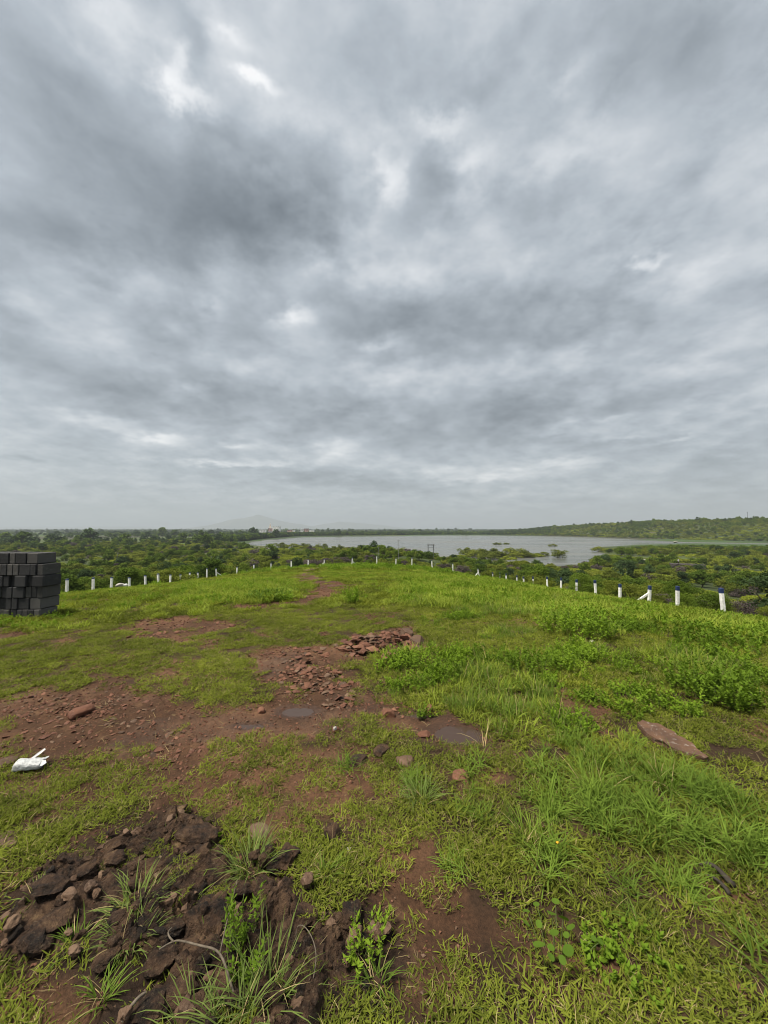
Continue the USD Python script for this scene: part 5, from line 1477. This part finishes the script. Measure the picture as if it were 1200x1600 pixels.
leafy_plant('leafy_bush', 550, 943, 'small yellow green shrub alone in the smooth grass near the far fence', 46, 0.16, (0.15, 0.38), (0.03, 0.05), (0.014, 0.024), 0.4, 10, category='bush')
leafy_plant('leafy_bush', 420, 936, 'dark green patch of leafy weeds left of the dirt track', 110, 0.5, (0.08, 0.2), (0.04, 0.07), (0.02, 0.032), 0.5, 9, 'green_blades', category='bush')
leafy_plant('leafy_bush', 446, 938, 'small leafy weed clump on the near side of the dirt track', 26, 0.16, (0.08, 0.18), (0.03, 0.05), (0.015, 0.025), 0.5, 8, category='bush')
leafy_plant('leafy_weed', 660, 1118, 'small bright leafy weed beside the reddish stones at the puddle', 16, 0.05, (0.05, 0.14), (0.018, 0.03), (0.010, 0.016), 0.6, 6)
leafy_plant('leafy_weed', 326, 1318, 'small green weed with lobed leaves at the right foot of the upper dark rock', 8, 0.03, (0.03, 0.08), (0.025, 0.045), (0.014, 0.022), 0.8, 5)
leafy_plant('leafy_weed', 304, 1353, 'tiny bright green weed between the dark rocks', 7, 0.02, (0.02, 0.05), (0.018, 0.03), (0.005, 0.008), 0.9, 5)
leafy_plant('feathery_weed', 372, 1500, 'feathery bright green weed growing through the dark rocks beside the twig', 16, 0.07, (0.10, 0.26), (0.016, 0.028), (0.005, 0.009), 0.35, 16)
leafy_plant('feathery_weed', 560, 1500, 'upright bright green weed at the right end of the dark rocks', 14, 0.09, (0.06, 0.18), (0.016, 0.028), (0.005, 0.009), 0.4, 12)
leafy_plant('leafy_weed', 830, 1050, 'clump of bright green weeds at the edge of the tall grass', 60, 0.25, (0.12, 0.3), (0.02, 0.04), (0.012, 0.02), 0.5, 10)
leafy_plant('clover_patch', 985, 1505, 'patch of bright green broad-leaved weeds in the right foreground', 75, 0.16, (0.02, 0.06), (0.014, 0.026), (0.009, 0.015), 0.8, 5)
leafy_plant('clover_patch', 890, 1130, 'bright yellow green leafy patch in the middle of the right grass', 60, 0.2, (0.06, 0.16), (0.016, 0.03), (0.010, 0.016), 0.5, 8)

x, y = hit(872, 1352)
fl = thing('yellow_flower', 'single tiny orange yellow flower on a thin stem in the right turf', 'flower', (x, y, surface(x, y)))
part(fl, 'stem', tube([(0, 0, -0.01), (0.004, 0, 0.05), (0.002, 0.004, 0.10)], [0.0012, 0.001, 0.0008], 4), 'weed_stem')
for k in range(6):
    a_ = k * math.pi / 3
    part(fl, 'petal', leaves(vrng, np.array([[0.002, 0.004, 0.10]]), np.array([[math.cos(a_), math.sin(a_), 0.35]]), (0.010, 0.012), (0.006, 0.007), 0.1), 'petal_yellow')

# plant with round leaves, each leaf a piece of its own
x, y = hit(868, 1500)
rp = thing('round_leaf_weed', 'weed with large round grey green leaves on thin stems in the right foreground', 'plant', (x, y, surface(x, y)))
LEAF = [(868,1405,10),(862,1424,11),(880,1431,12),(892,1446,11),(866,1457,11),(838,1410,8),(822,1422,8),(842,1442,8),(885,1459,8),(842,1475,13),(888,1484,13),(861,1480,8),(861,1494,8),(879,1500,8),(822,1440,8),(928,1464,6),(938,1468,7)]
def round_leaf(r, rng):
    ph = np.linspace(0, 2 * np.pi, 15)[:-1] + 0.22
    rad = r * (1 - 0.18 * np.exp(-((np.angle(np.exp(1j * ph))) / 0.3) ** 2)) * np.where(np.abs(np.sin(ph)) > 0.5, 0.93, 1.0)
    outer = np.column_stack([rad * np.cos(ph), rad * 0.92 * np.sin(ph), 0.10 * r * np.abs(np.sin(ph))])
    inner = outer * [0.5, 0.5, 0.25]
    n_ = len(ph)
    v = np.vstack([[0, 0, 0], inner, outer])
    f = [(0, 1 + k, 1 + (k + 1) % n_) for k in range(n_)]
    for k in range(n_):
        a_, b_ = 1 + k, 1 + (k + 1) % n_
        f += [(a_, a_ + n_, b_ + n_), (a_, b_ + n_, b_)]
    return v, np.array(f)
stems = []
for px, py, rpx in LEAF:
    hgt = vrng.uniform(0.05, 0.12)
    d = ray(px, py)
    gx_, gy_ = hit(px, py)
    gz = surface(gx_, gy_)
    t_ = 1 - hgt / EYE
    q_ = np.array([gx_ * t_ - x, gy_ * t_ - y, (gz + hgt) - surface(x, y)])
    r_ = rpx / 600 * math.hypot(gy_, EYE) * 0.48
    lf = xf(round_leaf(r_, vrng), q_, vrng.uniform(0, 6.28), 1.0, vrng.normal(0.35, 0.25), vrng.normal(0, 0.3))
    part(rp, 'leaf', lf, 'round_leaves', smooth=True)
    root = np.array([q_[0] * 0.55, q_[1] * 0.5, -0.01])
    stems.append(tube([root, root * 0.4 + q_ * 0.6 + [0, 0, 0.01], q_], [0.0016, 0.0013, 0.001], 4))
part(rp, 'stems', cat(stems), 'weed_stem')

# ------------------------------------------------------------------ far things: poles, village, person, pale stones
def ground_at(px, d):
    x = (px - 600) / 600 * d
    return np.array([x, d, float(height(x, d))])
p = ground_at(673, 155)
hp = thing('pole_frame', 'two-poled power line frame with a crossbar standing before the lake', 'power pole', p)
for s in (-1.1, 1.1):
    part(hp, 'pole', tube([(s, 0, -0.5), (s, 0, 6.6)], [0.16, 0.14], 8), 'pole_metal')
part(hp, 'crossbar', xf(cbox(2.9, 0.2, 0.32, 0.02), (0, -0.22, 6.3)), 'pole_metal')
part(hp, 'crossbar', xf(cbox(2.6, 0.12, 0.14, 0.02), (0, -0.18, 5.2)), 'pole_metal')
for s in (-0.9, 0, 0.9):
    part(hp, 'insulator', tube([(s, -0.2, 6.4), (s, -0.2, 6.75)], [0.06, 0.03], 6), 'white_cloth')
for px, d, h, lab in ((622.5, 92, 6.2, 'tall thin grey pole on the slope just behind the far fence'), (592, 110, 4.2, 'thin pole half hidden by scrub, left of the tall thin pole'), (331, 120, 3.4, 'thin pale pole in the scrub beyond the left corner of the fence'), (182, 130, 5.0, 'slanting thin pole in the scrub far beyond the left fence')):
    p = ground_at(px, d)
    t = thing('thin_pole', lab, 'pole', p, tilt=(0, 10 if px == 182 else 0))
    part(t, 'shaft', tube([(0, 0, -0.5), (0, 0, h)], [0.07, 0.05], 6), 'pole_concrete')
    part(t, 'cross_arm', xf(cbox(0.7, 0.07, 0.07, 0.01), (0, 0, h - 0.25)), 'pole_metal')
p = ground_at(1168, 570)
t = thing('antenna_mast', 'thin mast on the skyline of the low hill at right', 'mast', p)
part(t, 'shaft', tube([(0, 0, 0), (0, 0, 13)], [0.35, 0.15], 5), 'pole_metal')
part(t, 'antenna', xf(cbox(1.0, 0.4, 1.2, 0.05), (0, 0, 11.5)), 'pole_metal')

def house(name, px, d, w, h, depth, wall, roof, label, nwin=4, lift=0.0, tower=None, category='house'):
    p = ground_at(px, d); p[2] += lift + (4.5 if d < 1000 else 0)
    t = thing(name, label, category, p, vrng.normal(0, 0.15))
    part(t, 'wall', xf(cbox(w, depth, h, 0.05), (0, 0, h / 2 - 0.2)), wall)
    part(t, 'plinth', xf(cbox(w + 0.4, depth + 0.4, lift + 5.2, 0.05), (0, 0, -(lift + 5.2) / 2 + 0.1)), 'grey_roof')
    part(t, 'roof', xf(cbox(w + 0.8, depth + 0.8, 0.45, 0.05), (0, 0, h)), roof)
    rows_ = max(int(h // 3.2), 1)
    for r_ in range(rows_):
        for k in range(nwin):
            wx = -w / 2 + w * (k + 0.5) / nwin
            wd = part(t, 'window', xf(cbox(1.3, 0.12, 1.5, 0.02), (wx, -depth / 2 - 0.03, 1.7 + r_ * 3.2)), 'dark_window')
    part(t, 'door', xf(cbox(1.2, 0.12, 2.2, 0.02), (w / 2 - w / nwin, -depth / 2 - 0.04, 0.9)), 'grey_roof')
    return t
t = house('temple', 423, 930, 11, 8, 10, 'pink_wall', 'white_wall', 'pale temple with a stepped spire above the far shore', 3, 3, category='temple')
for k in range(7):
    w_ = 5.0 * (1 - k / 7.6)
    part(t, 'spire_tier', xf(cbox(w_, w_, 1.7, 0.15), (-1.0, 0, 9.0 + 1.5 * k)), ['cream_wall', 'pink_wall', 'cream_wall', 'cream_wall'][k % 4])
part(t, 'finial', tube([(-1, 0, 19), (-1, 0, 22.5)], [0.4, 0.1], 6), 'cream_wall')
house('house', 432.5, 925, 17, 12, 10, 'white_wall', 'white_wall', 'large white building beside the temple with the spire', 5, 3)
house('house', 411, 905, 15, 7, 9, 'white_wall', 'white_wall', 'white house among trees left of the temple', 4, 1)
house('house', 435, 890, 8, 5, 7, 'cream_wall', 'grey_roof', 'small cream house below the large white building', 2)
house('house', 455, 940, 16, 7, 9, 'pink_wall', 'grey_roof', 'faded pink house in the trees right of the temple', 4)
house('house', 459.5, 925, 5, 6, 6, 'white_wall', 'white_wall', 'small bright white hut right of the faded pink house', 1)
house('house', 472.5, 930, 7, 9, 8, 'white_wall', 'white_wall', 'narrow white house left of the pink-fronted block', 2)
house('house', 479, 932, 10, 10, 9, 'pink_wall', 'grey_roof', 'pink-fronted block between white houses near the far shore', 3)
house('house', 487.5, 925, 11, 6, 8, 'white_wall', 'white_wall', 'low white house at the right end of the village', 3)
house('house', 467, 920, 4, 4, 5, 'white_wall', 'grey_roof', 'tiny white hut in the middle of the village', 1)
house('house', 734, 1080, 9, 6, 7, 'cream_wall', 'grey_roof', 'single pale house in the trees beyond the middle of the lake', 2)

# dark bank with somebody standing on it
d = 128
p0, p1 = ground_at(1046, d), ground_at(1098, d - 4)
mid = (p0 + p1) / 2
bk = trimesh.creation.box([np.hypot(*(p1 - p0)[:2]), 4, 1.7])
for _ in range(4):
    bk = bk.subdivide()
v = np.array(bk.vertices); v += (np.stack([fbm(v * 0.9, 3, 1), fbm(v * 0.9, 3, 2), fbm(v * 0.9, 3, 3)], 1) - 0.5) * [0.5, 1.2, 0.6]
dirn = p1 - p0
top('earth_bank', xf((v, np.array(bk.faces)), mid + [0, 0, 1.3], math.atan2(dirn[1], dirn[0])), 'bank_earth', 'low dark bank of bare earth in the scrub at right', kind='structure')

def figure(loc):
    import manifold3d as m3
    J = {'pel': (0, 0, .94, .13), 'chest': (0, 0, 1.30, .15), 'neck': (0, 0, 1.47, .055), 'head': (0, -.02, 1.61, .095), 'sl': (-.18, 0, 1.40, .06), 'sr': (.18, 0, 1.40, .06),
         'el': (-.27, .02, 1.12, .045), 'er': (.27, .02, 1.12, .045), 'wl': (-.29, -.08, .88, .034), 'wr': (.29, -.08, .88, .034), 'hl': (-.30, -.11, .79, .036), 'hr': (.30, -.11, .79, .036),
         'tl': (-.09, 0, .90, .085), 'tr': (.09, 0, .90, .085), 'kl': (-.11, -.02, .49, .06), 'kr': (.11, -.02, .49, .06), 'al': (-.12, 0, .09, .042), 'ar': (.12, 0, .09, .042), 'fl': (-.13, -.14, .04, .035), 'fr': (.13, -.14, .04, .035)}
    def bone(a, b, fat=1.0, trim=1.0):
        pts = []
        for q in (a, b):
            x, y, z, r = J[q]
            s = trimesh.creation.icosphere(subdivisions=2, radius=r * fat)
            pts.append(s.vertices + [x, y, z])
        return m3.Manifold.hull_points(np.vstack(pts).astype(np.float32))
    def joined(bones, fat=1.0):
        m = bone(*bones[0], fat)
        for b in bones[1:]:
            m = m + bone(*b, fat)
        q = m.refine_to_length(0.04).to_mesh()
        t = trimesh.Trimesh(q.vert_properties[:, :3], q.tri_verts)
        trimesh.smoothing.filter_taubin(t, iterations=6)
        return np.array(t.vertices), np.array(t.faces)
    t = thing('person', 'person in a white shirt and dark trousers standing on the dark bank', 'person', loc, 0.3)
    part(t, 'body', joined([('pel', 'chest'), ('chest', 'neck'), ('neck', 'head'), ('chest', 'sl'), ('chest', 'sr'), ('sl', 'el'), ('sr', 'er'), ('el', 'wl'), ('er', 'wr'), ('wl', 'hl'), ('wr', 'hr'), ('pel', 'tl'), ('pel', 'tr'), ('tl', 'kl'), ('tr', 'kr'), ('kl', 'al'), ('kr', 'ar'), ('al', 'fl'), ('ar', 'fr')]), 'skin', smooth=True)
    part(t, 'shirt', joined([('pel', 'chest'), ('chest', 'sl'), ('chest', 'sr'), ('sl', 'el'), ('sr', 'er')], 1.16), 'white_cloth', smooth=True)
    part(t, 'trousers', joined([('pel', 'tl'), ('pel', 'tr'), ('tl', 'kl'), ('tr', 'kr'), ('kl', 'al'), ('kr', 'ar')], 1.14), 'dark_cloth', smooth=True)
    hr = trimesh.creation.icosphere(subdivisions=2, radius=0.105)
    v = np.array(hr.vertices); k = v[:, 2] < -0.01 + 0.06 * (v[:, 1] < 0); v[k] *= 0.86
    part(t, 'hair', (v + [0, 0.0, 1.635], np.array(hr.faces)), 'hair', smooth=True)
q = ground_at(1058, d - 1.0)
figure((q[0], q[1], mid[2] + 2.05))

for px, py, d, w, lab in ((194.5, 914, 34, 0.75, 'pale broken boulder lying beyond the left fence'), (1006, 880, 150, 1.6, 'pale stone in the scrub at right, left of the dark bank'), (1055, 850, 320, 3.2, 'whitish boulder at the narrow end of the lake')):
    p = ground_at(px, d)
    p[2] = EYE - (py - 826) / 600 * d if px < 300 else p[2] + 1.0 * w
    t = thing('boulder', lab, 'boulder', p, 0.4)
    for k in range(2):
        m = rock(vrng, 0.6, 9, 2)
        part(t, 'rock', xf((m[0] * w * (1 - 0.35 * k), m[1]), (0.45 * w * k - 0.2 * w, 0, 0)), ['pale_stone', 'white_cloth'][k] if px < 300 else 'pale_stone', smooth=35)

# ------------------------------------------------------------------ monsoon air between here and the horizon
hz = trimesh.creation.box([27000, 27000, 500 + 22 + 40])
hz.apply_translation([0, 0, (500 + 40 - 22) / 2])
top('haze', hz, 'haze_air', 'pale monsoon haze over the plain', kind='stuff')
